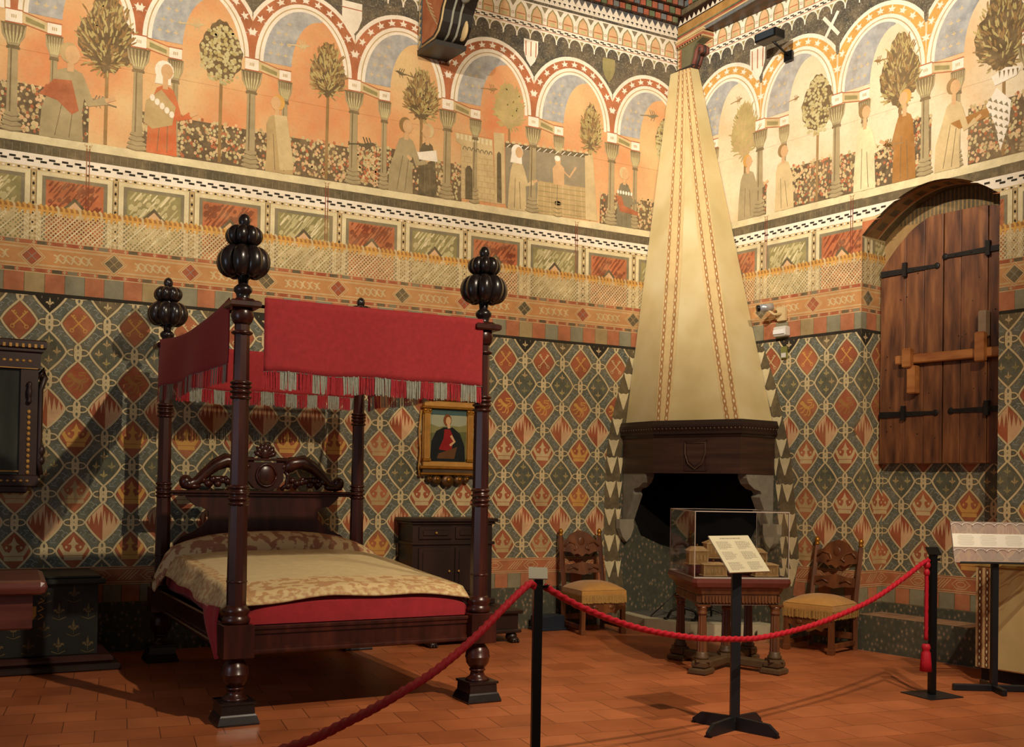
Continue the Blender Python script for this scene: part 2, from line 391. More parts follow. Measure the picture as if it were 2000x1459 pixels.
def bands(u0, u1, div, par=0):
    """everything between the lattice and the balcony ledge"""
    rect(u0, u1, 2.983, 3.012, black, 7)
    for i, u in row(u0, u1, .155): rect(u, u+.155, 3.012, 3.17, (sqa, sqb, sqa, sqb, sqa, sqc)[i % 6], 6); 
    for i, u in row(u0, u1, .155): rect(u-.002, u+.002, 3.012, 3.17, darkp, 7)
    beadstrip(u0, u1, 3.17, 3.215, 2)
    rect(u0, u1, 3.215, 3.40, orangeb, 2)
    for z in (3.235, 3.242, 3.372, 3.38): rect(u0, u1, z-.0025, z+.0025, tan2, 3)
    beadstrip(u0, u1, 3.40, 3.445, 0)
    # marble panels behind the net
    rect(u0, u1, 3.445, 4.02, cream, 1)
    for k in range(len(div)-1):
        a, b = div[k]+.065, div[k+1]-.065; red = (k+par) % 2 == 0; rn = random.Random(k+int(u0*7))
        rect(a, b, 3.44, 3.985, grey, 2); rect(a+.03, b-.03, 3.44, 3.955, marr if red else olive, 3)
        dk, lt = (marr2, marr2) if red else (olive2, cream)
        x = a-.02
        while x < b-.06:
            z = 3.48+rn.random()*.05
            while z < 3.93:
                if rn.random() < .38:
                    q = rn.uniform(.014, .026)
                    if a+.05 < x < b-.07 and z < 3.92: elps(x+.01, z, q, q*1.35, dk, 4, 9, -.5)
                    z += .065
                else:
                    l = rn.uniform(.07, .15); e = min(l, 3.95-z)
                    if x > a+.03 and x+e*.75 < b-.035: stroke([(x, z), (x+e*.3, z+e*.42), (x+e*.75, z+e)], rn.uniform(.012, .022), rn.choice([dk, dk, lt]), 4, taper=True)
                    z += l*.62
            x += .036
        c = (a+b)/2                                                       # the pointed lozenge rising behind the cord
        poly([(c-.16, 3.66), (c, 3.83), (c+.16, 3.66)], darkp, 5); poly([(c-.13, 3.66), (c, 3.795), (c+.13, 3.66)], pinkc, 6)
        for q in range(-3, 4):
            stroke([(c+q*.03-.05, 3.66+.0), (c+q*.03+.02, 3.66+.07-abs(q)*.012)], .004, redp, 7)
    for u in div:
        rect(u-.022, u+.022, 3.44, 4.03, tan, 3)
        for k in range(14): elps(u, 3.47+k*.04, .010, .014, black if k % 2 else cream, 4, 8)
        for s in (-1, 1): rect(u+s*.022-.0025, u+s*.022+.0025, 3.44, 4.02, darkp, 4)
        # lozenges in the orange band
    for k, u in enumerate(div):
        for q, mt in ((.105, tan2), (.098, orangeb), (.084, tan2), (.075, redp if (k+par) % 2 == 0 else darkp)):
            poly([(u-q, 3.307), (u, 3.307-q), (u+q, 3.307), (u, 3.307+q)], mt, 4+int((.11-q)*100))
        for sx, sz in ((1, 1), (1, -1), (-1, 1), (-1, -1)): stroke([(u, 3.307), (u+sx*.035, 3.307+sz*.035)], .004, tan if k % 2 else teal2, 9)
        if k < len(div)-1:
            b = div[k+1]; n = 5; s = (b-u-.34)/n
            for q in range(n):
                x = u+.17+s*(q+.5)
                stroke([(x-.03, 3.275), (x-.015, 3.272), (x-.002, 3.30), (x+.006, 3.335), (x+.026, 3.34)], .013, tan2, 4)
                stroke([(x-.032, 3.335), (x-.012, 3.325), (x+.0, 3.307), (x+.018, 3.285), (x+.03, 3.28)], .013, tan2, 4)
                stroke([(x-.022, 3.30), (x-.006, 3.307)], .007, tan2, 4)
    # the painted net on its cord
    rect(u0, u1, 3.445, 3.70, paint('net_ground', 'b89a5c', .25, 3), 0)
    i = 0
    for i, u in row(u0-.3, u1, .036):
        stroke([(u, 3.447), (u+.235, 3.69)], .010, tan2 if i % 3 else cream, 9); stroke([(u, 3.69), (u+.235, 3.447)], .010, tan2, 9)
    rect(u0, u1, 3.683, 3.70, gold, 10)
    rect(u0, u1, 3.70, 3.732, goldd, 10)
    for i, u in row(u0, u1, .042): stroke([(u+.004, 3.655), (u+.012, 3.69), (u+.008, 3.722), (u-.008, 3.742)], .019, tan2 if i % 4 == 3 else gold, 11)
    # mouldings under the ledge
    rect(u0, u1, 4.018, 4.05, tan2, 2); rect(u0, u1, 4.05, 4.155, white, 2); rect(u0, u1, 4.155, 4.238, darkp, 2)
    for i, u in row(u0, u1, .038): elps(u, 4.034, .012, .008, black if i % 2 else white, 3, 8)
    for i, u in row(u0, u1, .10):
        rect(u, u+.05, 4.108, 4.126, black, 3); rect(u+.035, u+.085, 4.085, 4.103, black, 3)
    for i, u in row(u0, u1, .06): rect(u, u+.004, 4.16, 4.225, grey, 3)
    rect(u0, u1, 4.238, 4.315, cream, 2); rect(u0, u1, 4.236, 4.243, darkp, 3)
def leafshape(u, z, s, a, mt, ly):
    q = []
    for t, r in ((-165, .25), (-125, .85), (-100, .45), (-65, 1.0), (-35, .45), (0, 1.2), (35, .45), (65, 1.0), (100, .45), (125, .85), (165, .25)):
        b = R(t)+a+pi/2; q.append((u+s*r*cos(b), z+s*r*sin(b)))
    q += [(u+s*1.0*cos(a-pi/2-.08), z+s*1.0*sin(a-pi/2-.08)), (u+s*1.0*cos(a-pi/2+.08), z+s*1.0*sin(a-pi/2+.08))][::-1]
    poly(q, mt, ly)
def tree(u, zt, zc, w, h, kind='leafy', ly=8, seed=0):
    rn = random.Random(seed+int(u*100)); stroke([(u, zt), (u+.004, zc-h*.35)], .028, bark, ly)
    lobes = [(0, .32, .58, .68), (-.40, -.12, .60, .55), (.40, -.12, .60, .55), (0, -.3, .6, .6)] if kind != 'dots' else [(0, 0, .95, .75), (0, .35, .6, .62)]
    for a, b_, c, d in lobes:
        poly([(u+w*a+w*c*(1+.05*sin(11*t))*cos(t), zc+h*b_+h*d*(1+.05*sin(11*t+1))*sin(t)) for t in (2*pi*i/40 for i in range(40))], leafd if kind != 'pale' else tan, ly+1)
    for i in range(230):
        a = rn.uniform(0, 2*pi); r = math.sqrt(rn.random())*.90
        x, z = u+w*r*cos(a)*(1-.18*sin(a)), zc+h*r*sin(a)
        if kind == 'dots': elps(x, z, .016, .015, olive2 if i % 3 else leafl, ly+2, 7)
        else:
            d = math.atan2(z-(zc-h*.7), x-u)+rn.uniform(-.5, .5); l = rn.uniform(.04, .07)
            stroke([(x, z), (x+l*.5*cos(d), z+l*.5*sin(d)), (x+l*cos(d), z+l*sin(d))], .016, leafl if (i+seed) % 2 or kind == 'pale' else bark, ly+2, taper=True)
def hedge(u0, u1, z1, ly=3, seed=0):
    rn = random.Random(seed); rect(u0, u1, 4.312, z1, hedgeb, ly)
    n = int((u1-u0)*(z1-4.31)*1100)
    for i in range(n):
        x, z = rn.uniform(u0, u1), rn.uniform(4.33, z1+.02); q = rn.uniform(.009, .017)
        elps(x, z, q, q*1.15, rn.choice([pinkc, tan, olive2, redl, tan2]), ly+1, 7)
def column(u, w, ztop, ly=12, mt=None):
    mt = mt or colm
    poly([(u-w*.5, 4.47), (u+w*.5, 4.47), (u+w*.42, ztop-.2), (u-w*.42, ztop-.2)], mt, ly)
    stroke([(u-w*.18, 4.47), (u-w*.16, ztop-.2)], w*.14, cold, ly+1)
    for z, k in ((4.322, 1.0), (4.36, .92), (4.40, .8), (4.44, .68)):
        elps(u, z+.012, w*k, .026, mt, ly, 12); stroke([(u-w*k, z+.005), (u, z-.010), (u+w*k, z+.005)], .006, cold, ly+1)
    stroke([(u-w*.6, ztop-.2), (u+w*.6, ztop-.2)], .02, cold, ly+1)
    poly([(u-w*.5, ztop-.19), (u+w*.5, ztop-.19), (u+w*1.15, ztop), (u-w*1.15, ztop)], cold, ly)
    for k in range(-3, 4):
        x = u+k*w*.3
        stroke([(u+k*w*.12, ztop-.18), (x*1., ztop-.10), (x+k*w*.06, ztop-.015)], .018, mt, ly+1, taper=True)
    for k in range(-2, 3): stroke([(u+k*w*.2, ztop-.16), (u+k*w*.34, ztop-.07)], .014, olive2, ly+2, taper=True)
colm = paint('column_grey', 'a0906c', .2); cold = paint('column_shade', '6e5f44', .2)
def arcade(us, sp, ground, trees, top=True, birds=True):
    u0, u1 = us[0], us[-1]+sp
    rect(u0-.3, u1, 4.312, 5.95, ground, 1)
    rect(u0-.6, u1+.3, 5.70, 6.18, speck, 2)
    rn = random.Random(5)
    for k, u in enumerate(us):
        c = u+sp/2; h = sp/2
        def el(a, top, z0=5.31, cl=h):
            return [(c-min(a, cl), z0)]+[(c+max(-cl, min(cl, a*cos(t))), z0+(top-z0)*sin(t)) for t in (pi-pi*i/30 for i in range(31)) if abs(a*cos(t)) <= cl+.0001]+[(c+min(a, cl), z0)]
        poly(el(.60, 6.035), white, 3); poly(el(.565, 5.995), redl if ground is orL else gold, 4)
        poly(el(.463, 5.915), white, 5); poly(el(.428, 5.882), tan, 6); poly(el(.418, 5.872), white, 7)
        inner = el(.385, 5.845); poly(inner, ground, 8)
        for i in range(-5, 6):                                            # leaves in the archivolt
            t = pi/2-i*.235; leafshape(c+.512*cos(t), 5.31+.64*sin(t), .044, t-pi/2, white, 6)
        # vault seen through the arch, then the painted ground again on its right
        poly(inner, bluep, 9)
        bx = u+.335+.03
        q = [(bx, 5.1), (bx, 5.25)]+[(bx+.27*(1-cos(t)), 5.28+.50*sin(t)) for t in (pi/2*i/10 for i in range(11))]
        q += [(c+.385*cos(t), 5.31+.535*sin(t)) for t in (pi*.36*(1-i/8) for i in range(9))]+[(c+.385, 5.1)]
        poly(q, ground, 10)
        for i in range(5):
            for j in range(4):
                x, z = u+.17+i*.07+.03*(j % 2), 5.40+j*.10
                if (x < bx-.02 or z > 5.79) and ((x-c)/.36)**2+((z-5.31)/.5)**2 < .9 and x < c+.12: fleur(x, z, .055, tan2, 10)
        rect(u+.0, u+sp, 5.0, 5.30, ground, 9)
    for k, u in enumerate(us+[us[-1]+sp]):
        a, b = u+.058, u+.262
        poly([(a, 5.213), (b, 5.175), (b, 5.26), (a, 5.31)], tan2, 11); poly([(a+.03, 5.232), (b-.03, 5.2), (b-.03, 5.235), (a+.03, 5.275)], olive, 12)
        for z0, z1 in ((5.31, 5.262), (5.213, 5.172)): stroke([(a, z0), (b, z1)], .010, redl, 12)
        for x0, x1, z0, z1 in ((u-.062, u+.062, 5.205, 5.315), (u+.255, u+.362, 5.17, 5.267)):
            rect(x0, x1, z0, z1, white, 12); rect(x0-.004, x1+.004, z1-.005, z1+.006, redl, 13); rect(x0-.004, x1+.004, z0-.005, z0+.006, redl, 13)
            cx, cz = (x0+x1)/2, (z0+z1)/2
            for q in (-1, 0, 1): rect(cx+q*.015-.004, cx+q*.015+.004, cz-.014, cz+.014, tan, 13)
        column(u, .085, 5.20, 14); column(u+.31, .06, 5.165, 12)
def topbands(u0, u1, ph=0):
    rect(u0, u1, 6.12, 6.3, white, 9)
    for i, u in row(u0, u1, .158, ph):
        poly(arcpts(u, 6.135, .072, .085, 0, 180, 10)+[(u-.072, 6.05), (u+.072, 6.05)], speck, 10)
        poly([(u+.079-.022, 6.215), (u+.079+.022, 6.215), (u+.079, 6.165)], olive, 10)
    rect(u0, u1, 6.235, 6.242, redl, 10)
    for i, u in row(u0, u1, .09): rect(u, u+.045, 6.262, 6.275, black, 10); rect(u+.03, u+.075, 6.247, 6.26, black, 10)
    rect(u0, u1, 6.285, 6.50, white, 9); rect(u0, u1, 6.292, 6.30, redl, 11)
    for i, u in row(u0, u1, .19, ph):
        poly([(u-.07, 6.30), (u-.07, 6.37), (u-.05, 6.43), (u, 6.485), (u+.05, 6.43), (u+.07, 6.37), (u+.07, 6.30)], olive, 10)
        poly([(u-.055, 6.30), (u-.055, 6.37), (u-.04, 6.42), (u, 6.465), (u+.04, 6.42), (u+.055, 6.37), (u+.055, 6.30)], pinkc, 11)
        rect(u-.05, u+.05, 6.355, 6.365, redl, 12); rect(u-.03, u+.03, 6.305, 6.34, olive2, 12)
        rect(u+.095-.022, u+.095+.022, 6.33, 6.375, white, 12); rect(u+.095-.014, u+.095+.014, 6.34, 6.366, redl, 13); rect(u+.095-.009, u+.095+.009, 6.345, 6.361, white, 14)
        poly([(u+.095-.04, 6.485), (u+.095+.04, 6.485), (u+.095, 6.42)], grey, 11)
    rect(u0, u1, 6.50, 6.53, speck, 9); rect(u0, u1, 6.53, 6.60, white, 9)
    for i, u in row(u0, u1, .062): rect(u, u+.03, 6.565, 6.58, black, 10); rect(u+.012, u+.02, 6.548, 6.566, black, 10)
    for i, u in row(u0, u1, .08): poly([(u-.04, 6.60), (u+.04, 6.60), (u, 6.665)], white, 10)
    rect(u0, u1, 6.60, 6.9, paint('beam_slate', '3f4650', .4, 12), 9)
def shield(u, z, w, h, mt, ly=8, bars=None):
    q = [(u-w, z), (u+w, z), (u+w, z-h*.45), (u+w*.6, z-h*.78), (u, z-h), (u-w*.6, z-h*.78), (u-w, z-h*.45)]
    poly(q, mt, ly)
    if bars:
        for k in (-2, -1, 0, 1, 2)[::2 if bars == 3 else 1]: stroke([(u+k*w*.36, z-.02), (u+k*w*.34, z-h*.62+abs(k)*-.0)], w*.13, redl, ly+1)
def bird(u, z, s, mt, ly=14, d=1):
    poly([(u-d*.09*s, z-.01*s), (u, z-.03*s), (u+d*.05*s, z), (u+d*.09*s, z+.015*s), (u+d*.05*s, z+.03*s), (u, z+.02*s)][::d], mt, ly)
    for a in (-.02, .01, .04): stroke([(u+d*a*s, z), (u+d*(a-.03)*s, z+.07*s)], .014*s, mt, ly, taper=True)
    for a in (-.01, .03): stroke([(u+d*a*s, z-.01*s), (u+d*(a-.02)*s, z-.06*s)], .012*s, mt, ly, taper=True)
    stroke([(u-d*.06*s, z), (u-d*.19*s, z-.02*s)], .014*s, mt, ly)
def person(u, w, h, robe, hair=None, lean=0., sc=1., dirn=1, ly=11, arm=True, veil=None):
    """a plain robed figure standing behind the balcony ledge; w half width of the skirt, h height of the crown of the head"""
    z0 = 4.312; hr = .05*sc; hz = z0+h-hr; hx = u+lean
    poly([(u-w, z0), (u+w, z0), (u+w*.92, z0+h*.3), (hx+w*.75, z0+h*.62), (hx+w*.55, z0+h*.72), (hx+.018, z0+h*.76), (hx-.018, z0+h*.76), (hx-w*.55, z0+h*.72), (hx-w*.75, z0+h*.62), (u-w*.92, z0+h*.3)], robe, ly)
    stroke([(hx, z0+h*.72), (hx, hz)], .034*sc, skin, ly+1)
    elps(hx-dirn*.012, hz+.008, hr*1.0, hr*1.18, hair or tan, ly+1, 14)
    if veil: elps(hx-dirn*.01, hz+.0, hr*1.25, hr*1.4, veil, ly+1, 14); poly([(hx-.07, hz), (hx+.04, hz), (hx+.05, hz-.12), (hx-.09, hz-.12)], veil, ly+1)
    elps(hx+dirn*.012, hz-.004, hr*.78, hr*1.05, skin, ly+2, 14)
    poly([(hx+dirn*(.012+hr*.7), hz+.006), (hx+dirn*(.012+hr*.95), hz-.012), (hx+dirn*(.012+hr*.65), hz-.018)][::dirn], skin, ly+2)
    stroke([(u-w*.3, z0+.02), (hx-w*.25, z0+h*.5)], .008, cold, ly+1, taper=True); stroke([(u+w*.35, z0+.02), (hx+w*.2, z0+h*.45)], .008, cold, ly+1, taper=True)
    if arm:
        stroke([(hx+dirn*w*.45, z0+h*.66), (hx+dirn*w*.95, z0+h*.42), (hx+dirn*w*1.7, z0+h*.48)], .048*sc, robe, ly+2); stroke([(hx+dirn*w*1.65, z0+h*.475), (hx+dirn*w*2.1, z0+h*.52)], .024*sc, skin, ly+2)

# ------------------------------------------------------------------ the setting: floor, walls, ceiling
plaster = paint('plaster', 'b9a67c', .15)
fl = bpy.data.materials.new('terracotta_tiles'); fl.use_nodes = True
def floor_mat():
    nt = fl.node_tree; b = nt.nodes['Principled BSDF']; b.inputs['Roughness'].default_value = .38; b.inputs['Specular IOR Level'].default_value = .35
    tc = nt.nodes.new('ShaderNodeTexCoord'); mp = nt.nodes.new('ShaderNodeMapping'); mp.inputs['Rotation'].default_value = (0, 0, R(8))
    nt.links.new(tc.outputs['Object'], mp.inputs[0])
    br = nt.nodes.new('ShaderNodeTexBrick'); br.inputs['Scale'].default_value = 1; br.inputs['Brick Width'].default_value = .36; br.inputs['Row Height'].default_value = .29
    br.inputs['Mortar Size'].default_value = .0035; br.inputs['Mortar Smooth'].default_value = .4; br.inputs['Bias'].default_value = 0
    br.inputs['Color1'].default_value = lin('c27246')+(1,); br.inputs['Color2'].default_value = lin('ae6239')+(1,); br.inputs['Mortar'].default_value = lin('6a3a22')+(1,)
    nt.links.new(mp.outputs[0], br.inputs['Vector'])
    n = nt.nodes.new('ShaderNodeTexNoise'); n.inputs['Scale'].default_value = 2.2; n.inputs['Detail'].default_value = 7; nt.links.new(tc.outputs['Object'], n.inputs['Vector'])
    r = nt.nodes.new('ShaderNodeMapRange'); r.inputs[1].default_value = .3; r.inputs[2].default_value = .75; r.inputs[3].default_value = .68; r.inputs[4].default_value = 1.12
    nt.links.new(n.outputs['Fac'], r.inputs[0])
    mx = nt.nodes.new('ShaderNodeMix'); mx.data_type = 'RGBA'; mx.blend_type = 'MULTIPLY'; mx.inputs[0].default_value = 1
    nt.links.new(br.outputs['Color'], mx.inputs[6]); nt.links.new(r.outputs[0], mx.inputs[7]); nt.links.new(mx.outputs[2], b.inputs['Base Color'])
    bp = nt.nodes.new('ShaderNodeBump'); bp.inputs['Strength'].default_value = .25; bp.inputs['Distance'].default_value = .01
    nt.links.new(n.outputs['Fac'], bp.inputs['Height']); nt.links.new(bp.outputs[0], b.inputs['Normal'])
floor_mat()
wr6 = D2*6.5
MB().prism([(-10, 0.), (-10, -11), (3.2, -11), (wr6.x, wr6.y), (0, 0)], -.2, 0, fl).build('floor', fl, kind='structure')

# left wall
wl = MB(); wl.box((-10, .002, 0), (0, .3, 7.3), plaster)
REG = [Reg(wl, (0, 0, 0), (1, 0, 0), (0, -1, 0), -9.2, 0, 0, 6.9)]
lattice(-9.2, 0, -.81)
dado(-9.2, 0)
DIVL = [-9.15, -8.55, -7.9, -7.25, -6.612, -5.971, -5.334, -4.656, -3.971, -3.319, -2.649, -1.959, -1.246, -.596, .1]
bands(-9.2, 0, DIVL)
USL = [-.91-.98*k for k in range(8, -1, -1)]
arcade(USL, .98, orL, None)
topbands(-9.2, 0, .03)
def T1(x, y): return lw(x/2.857, y/2.857)
def T2(x, y): return lw(650+x/2.857, y/2.857)
def tp(f, s, mt, ly): poly([f(*q) for q in s], mt, ly)
def ts(f, s, wd, mt, ly): stroke([f(*q) for q in s], wd, mt, ly)
hedge(-9.2, -6.2, 4.72, 5, 1); hedge(-5.85, -3.6, 4.66, 5, 2); hedge(-3.9, -3.1, 4.72, 5, 3); hedge(-3.02, -2.7, 4.68, 5, 4); hedge(-1.05, 0, 4.64, 5, 6)
for u in (-9.0, -8.1): tree(u+.1, 4.32, 5.25, .2, .27, 'leafy', 8, 3)
for px, kind, w, h, f, cx, cy, sd in ((0, 'leafy', .24, .36, T1, 600, 200, 1), (0, 'dots', .20, .31, T1, 1235, 300, 2), (0, 'leafy', .17, .27, T1, 1830, 400, 3),
        (0, 'dark', .18, .26, T2, 495, 540, 4), (0, 'pale', .17, .24, T2, 985, 600, 5), (0, 'leafy', .13, .27, T2, 1440, 720, 6), (0, 'dots', .13, .26, T2, 1850, 790, 7)):
    u, z = f(cx, cy); tree(u, 4.32, z, w, h, kind, 10, sd)
# figures: plain robed people behind the ledge
u, _ = T1(345, 600); person(u, .17, .80, colm, tan, .06, 1.5, 1, 14); tp(T1, [(215, 520), (300, 440), (400, 450), (440, 620), (400, 640), (320, 560)], redl, 16)
u, _ = T1(905, 650); person(u, .13, .80, paint('orange_robe', 'c4623a'), white, .02, 1.3, 1, 14, veil=white)
tp(T1, [(815, 560), (900, 500), (980, 600), (960, 700), (850, 720), (800, 680)], tan, 17)
for k in range(5): elps(*T1(850+k*27, 545+k*24), .022, .03, white, 18, 8)
u, _ = T1(1560, 800); person(u, .13, .70, tan, gold, -.03, 1.2, -1, 14, arm=False); tp(T1, [(1530, 640), (1600, 650), (1640, 950), (1560, 950)], tan2, 17)
u, _ = T2(380, 900); person(u, .13, .72, colm, bark, .05, 1.3, 1, 14); u, _ = T2(530, 900); person(u, .10, .70, darkp, tan2, -.01, 1.2, -1, 14); tp(T2, [(470, 850), (575, 840), (585, 905), (480, 890)], white, 17)
u, _ = T2(1625, 1100); person(u, .10, .64, grey, tan2, .0, 1.15, 1, 14); tp(T2, [(1580, 1090), (1610, 1095), (1625, 1150), (1700, 1185), (1700, 1205), (1600, 1180)], redl, 18)
for k in range(6): elps(*T2(1590+k*15, 1070+k*3), .014, .022, white, 18, 8)
# small castle and the room beside it
tp(T2, [(680, 740), (890, 780), (905, 1135), (715, 1105), (715, 810), (690, 790)], tan2, 11)
for k in range(9): tp(T2, [(690+k*23, 742+k*5), (703+k*23, 745+k*5), (703+k*23, 775+k*5), (690+k*23, 772+k*5)], cream, 12)
for k in range(7): ts(T2, arcpts(735+k*24, 835+k*5, 9, -18, 0, 180, 6), .008, darkp, 13)
for j in range(8):
    ts(T2, [(718, 870+j*32), (905, 897+j*32)], .006, tan, 12)
    for k in range(6): ts(T2, [(735+k*32+(j % 2)*14, 872+j*32+k*4), (735+k*32+(j % 2)*14, 902+j*32+k*4)], .006, tan, 12)
tp(T2, [(738, 1110), (738, 945), (750, 925), (765, 925), (778, 950), (778, 1115)], darkp, 14)
tp(T2, [(897, 740), (955, 745), (962, 1140), (905, 1135)], tan2, 12); tp(T2, [(915, 1130), (915, 860), (925, 845), (938, 860), (942, 1135)], darkp, 13)
tp(T2, [(960, 795), (1440, 860), (1470, 1235), (965, 1155)], paint('chamber_grey', '8a806a', .2), 11); tp(T2, [(960, 795), (1440, 860), (1440, 885), (960, 820)], darkp, 12)
for k in range(14): tp(T2, [(965+k*34, 785+k*4.6), (983+k*34, 787+k*4.6), (983+k*34, 800+k*4.6), (965+k*34, 798+k*4.6)], tan2, 13); ts(T2, [(970+k*34, 822+k*4.6), (990+k*34, 805+k*4.6)], .008, white, 13)
tp(T2, [(1150, 1010), (1420, 1050), (1440, 1230), (1130, 1190)], tan, 12)
for k in range(9): ts(T2, [(1145+k*34, 1015+k*5), (1140+k*36, 1190+k*5)], .007, tan2, 13)
for k in range(6): ts(T2, [(1140, 1035+k*28), (1430, 1075+k*28)], .007, olive, 13)
u, _ = T2(1030, 1000); person(u, .11, .66, tan2, bark, .0, 1.1, 1, 13, veil=white)
tp(T2, [(1225, 940), (1255, 900), (1290, 940), (1290, 1035), (1230, 1030)], skin, 14); elps(*T2(1255, 900), .035, .045, skin, 15); elps(*T2(1252, 885), .036, .03, white, 16)
ts(T2, [(1280, 950), (1320, 990), (1355, 935)], .022, skin, 15); tp(T2, [(1405, 870), (1450, 865), (1475, 1235), (1410, 1225)], tan2, 14)
for f, x, y, s, mt, d in ((T2, 195, 810, 1.0, darkp, 1), (T2, 380, 410, .7, darkp, -1), (T2, 890, 500, .7, bark, 1), (T2, 1785, 650, .9, grey, 1), (T1, 545, 570, .8, grey, -1), (T1, 1100, 140, .8, tan2, 1), (T1, 1690, 260, .8, tan2, 1)):
    bird(*f(x, y), s, mt, 16, d)
u, z = lw(688, 0); shield(u, 6.05, .10, .33, white, 12); rect(u-.1, u+.1, 5.98, 5.99, redl, 13)
u, z = lw(1037, 78); shield(u, z, .085, .28, white, 12, 3)
u, z = lw(1189, 115); shield(u, z, .08, .26, olive, 12)
for px in (172, 638, 1126):                                               # red cords that hold the painted net
    y = 290+(px)*.14; u, z = lw(px, y)
    for s in (-.012, .012): stroke([(u+s, 4.29), (u+s*.8, 3.74)], .007, paint('cord_red', '7c3526'), 12)
    stroke([(u-.03, 4.30), (u, 4.25), (u+.03, 4.30)], .01, tan2, 13)
# vair border and dark ground around the chimney
def vair(side, line):
    n = len(line)-1; s = -1 if side < 0 else 1
    rn = random.Random(2)
    tot = 16
    out = [line[min(n, int(i*n/tot))] for i in range(tot+1)]
    def P(t):
        k = t*n; i = min(n-1, int(k)); f = k-i; a, b = line[i], line[i+1]; return (a[0]+(b[0]-a[0])*f, a[1]+(b[1]-a[1])*f)
    w1 = .19
    poly([(0, 0)]+[P(1-i/12) for i in range(13)]+[(0, 2.983)], darkp, 7)
    poly([(0, 0)]+[(P(1-i/12)[0]-s*w1, P(1-i/12)[1]) for i in range(13)]+[(0, 2.983)], foli, 8)
    for i in range(13):
        u, z = P(i/13+.02); u -= s*.072
        def bell(u, w_, hh): poly([(u-w_, z), (u-w_*.5, z-.018), (u, z-.01), (u+w_*.5, z-.018), (u+w_, z), (u+w_*.8, z-.3*hh), (u+w_*.42, z-.66*hh), (u+w_*.1, z-hh), (u-w_*.1, z-hh), (u-w_*.42, z-.66*hh), (u-w_*.8, z-.3*hh)], cream, 9)
        if z > .62: bell(u, .068, .185)
        if .62 < z < 1.95: bell(u-s*.115, .036, .185)
vair(-1, [(-.62, 2.95), (-.75, 2.62), (-.885, 2.1), (-.925, 1.75), (-.94, 1.2), (-.93, .68), (-.86, .45), (-.80, .0)])
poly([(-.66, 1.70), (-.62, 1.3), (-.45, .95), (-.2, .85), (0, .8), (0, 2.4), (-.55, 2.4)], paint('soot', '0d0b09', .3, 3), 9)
wl.build('wall_left', kind='structure')

# right wall with the window recess and its bench
wr = MB()
def WP(u, z, off=0.): return D2*u+N2*off+V((0, 0, z))
UA, UB, ND = 2.40, 3.74, .37
arch = [(UA+(UB-UA)*i/20, 3.89+.30*(1-abs(2*(i/20)-1)**2.0)+(i/20)*.115) for i in range(21)]
def wq(pts, off=-.002, mt=plaster): wr.add([WP(u, z, off) for u, z in pts], [tuple(range(len(pts)))], mt)
wq([(0, 0), (UA, 0), (UA, 7.3), (0, 7.3)]); wq([(UB, 0), (6.6, 0), (6.6, 7.3), (UB, 7.3)])
wq([(UA, .33-.33), (UB, 0), (UB, .33), (UA, .33)], -.002, foli)
soff = paint('reveal_shade', '6a4a34', .3)
for i in range(20):
    (a, za), (b, zb) = arch[i], arch[i+1]
    wq([(a, za), (b, zb), (b, 7.3), (a, 7.3)])
    wr.add([WP(a, za), WP(b, zb), WP(b, zb, -ND), WP(a, za, -ND)], [(0, 1, 2, 3)], plaster)
    for t0, t1, mt in ((0, .05, darkp), (.055, .07, redl), (.07, .12, bark), (.12, .22, darkp if i % 2 else bark), (.22, .24, redl), (.26, .37, darkp)):  # painted bands, their browns darkened to hold the shade of the soffit
        wr.add([WP(a, za-.001, -t0), WP(b, zb-.001, -t0), WP(b, zb-.001, -t1), WP(a, za-.001, -t1)], [(0, 1, 2, 3)], mt)
wq([(UA, .33), (UB, .33), (UB, 4.5), (UA, 4.5)], -ND, bark)
for i in range(34): wq([(UA+i*.04, 4.0), (UA+i*.04+.022, 4.0), (UA+i*.04+.022, 4.25), (UA+i*.04, 4.25)], -ND+.002, darkp)  # brown ground and dark bars carry the shade under the arch
for u in (UA, UB): wr.add([WP(u, .33), WP(u, 3.9 if u == UA else 4.0), WP(u, 3.9 if u == UA else 4.0, -ND), WP(u, .33, -ND)], [(0, 1, 2, 3)], plaster)
wr.add([WP(UA, .33), WP(UB, .33), WP(UB, .33, -ND), WP(UA, .33, -ND)], [(0, 1, 2, 3)], paint('bench_top', '8e6a52', .35, 8))
wr.add([WP(0, 0, -.4), WP(6.6, 0, -.4), WP(6.6, 7.3, -.4), WP(0, 7.3, -.4)], [(0, 1, 2, 3)], plaster)
r1 = Reg(wr, (0, 0, 0), D2, N2, 0, UA, 0, 6.9); r2 = Reg(wr, (0, 0, 0), D2, N2, UB, 6.2, 0, 6.9); r3 = Reg(wr, (0, 0, 0), D2, N2, UA, UB, 4.252, 6.9)
rv = Reg(wr, D2*UA, -N2, D2, UA, UA+ND, .33, 3.87, UA)                    # the reveal on the corner side
REG = [r1, r2, r3, rv]
lattice(0, 6.2, 1.337-.4525)
dado(0, 6.2)
DIVR = [-.1, .545, 1.203, 1.85, 2.5, 3.15, 3.87, 4.5, 5.15, 5.8, 6.4]
bands(0, 6.2, DIVR, 1)
REG = [r1, r2, r3]
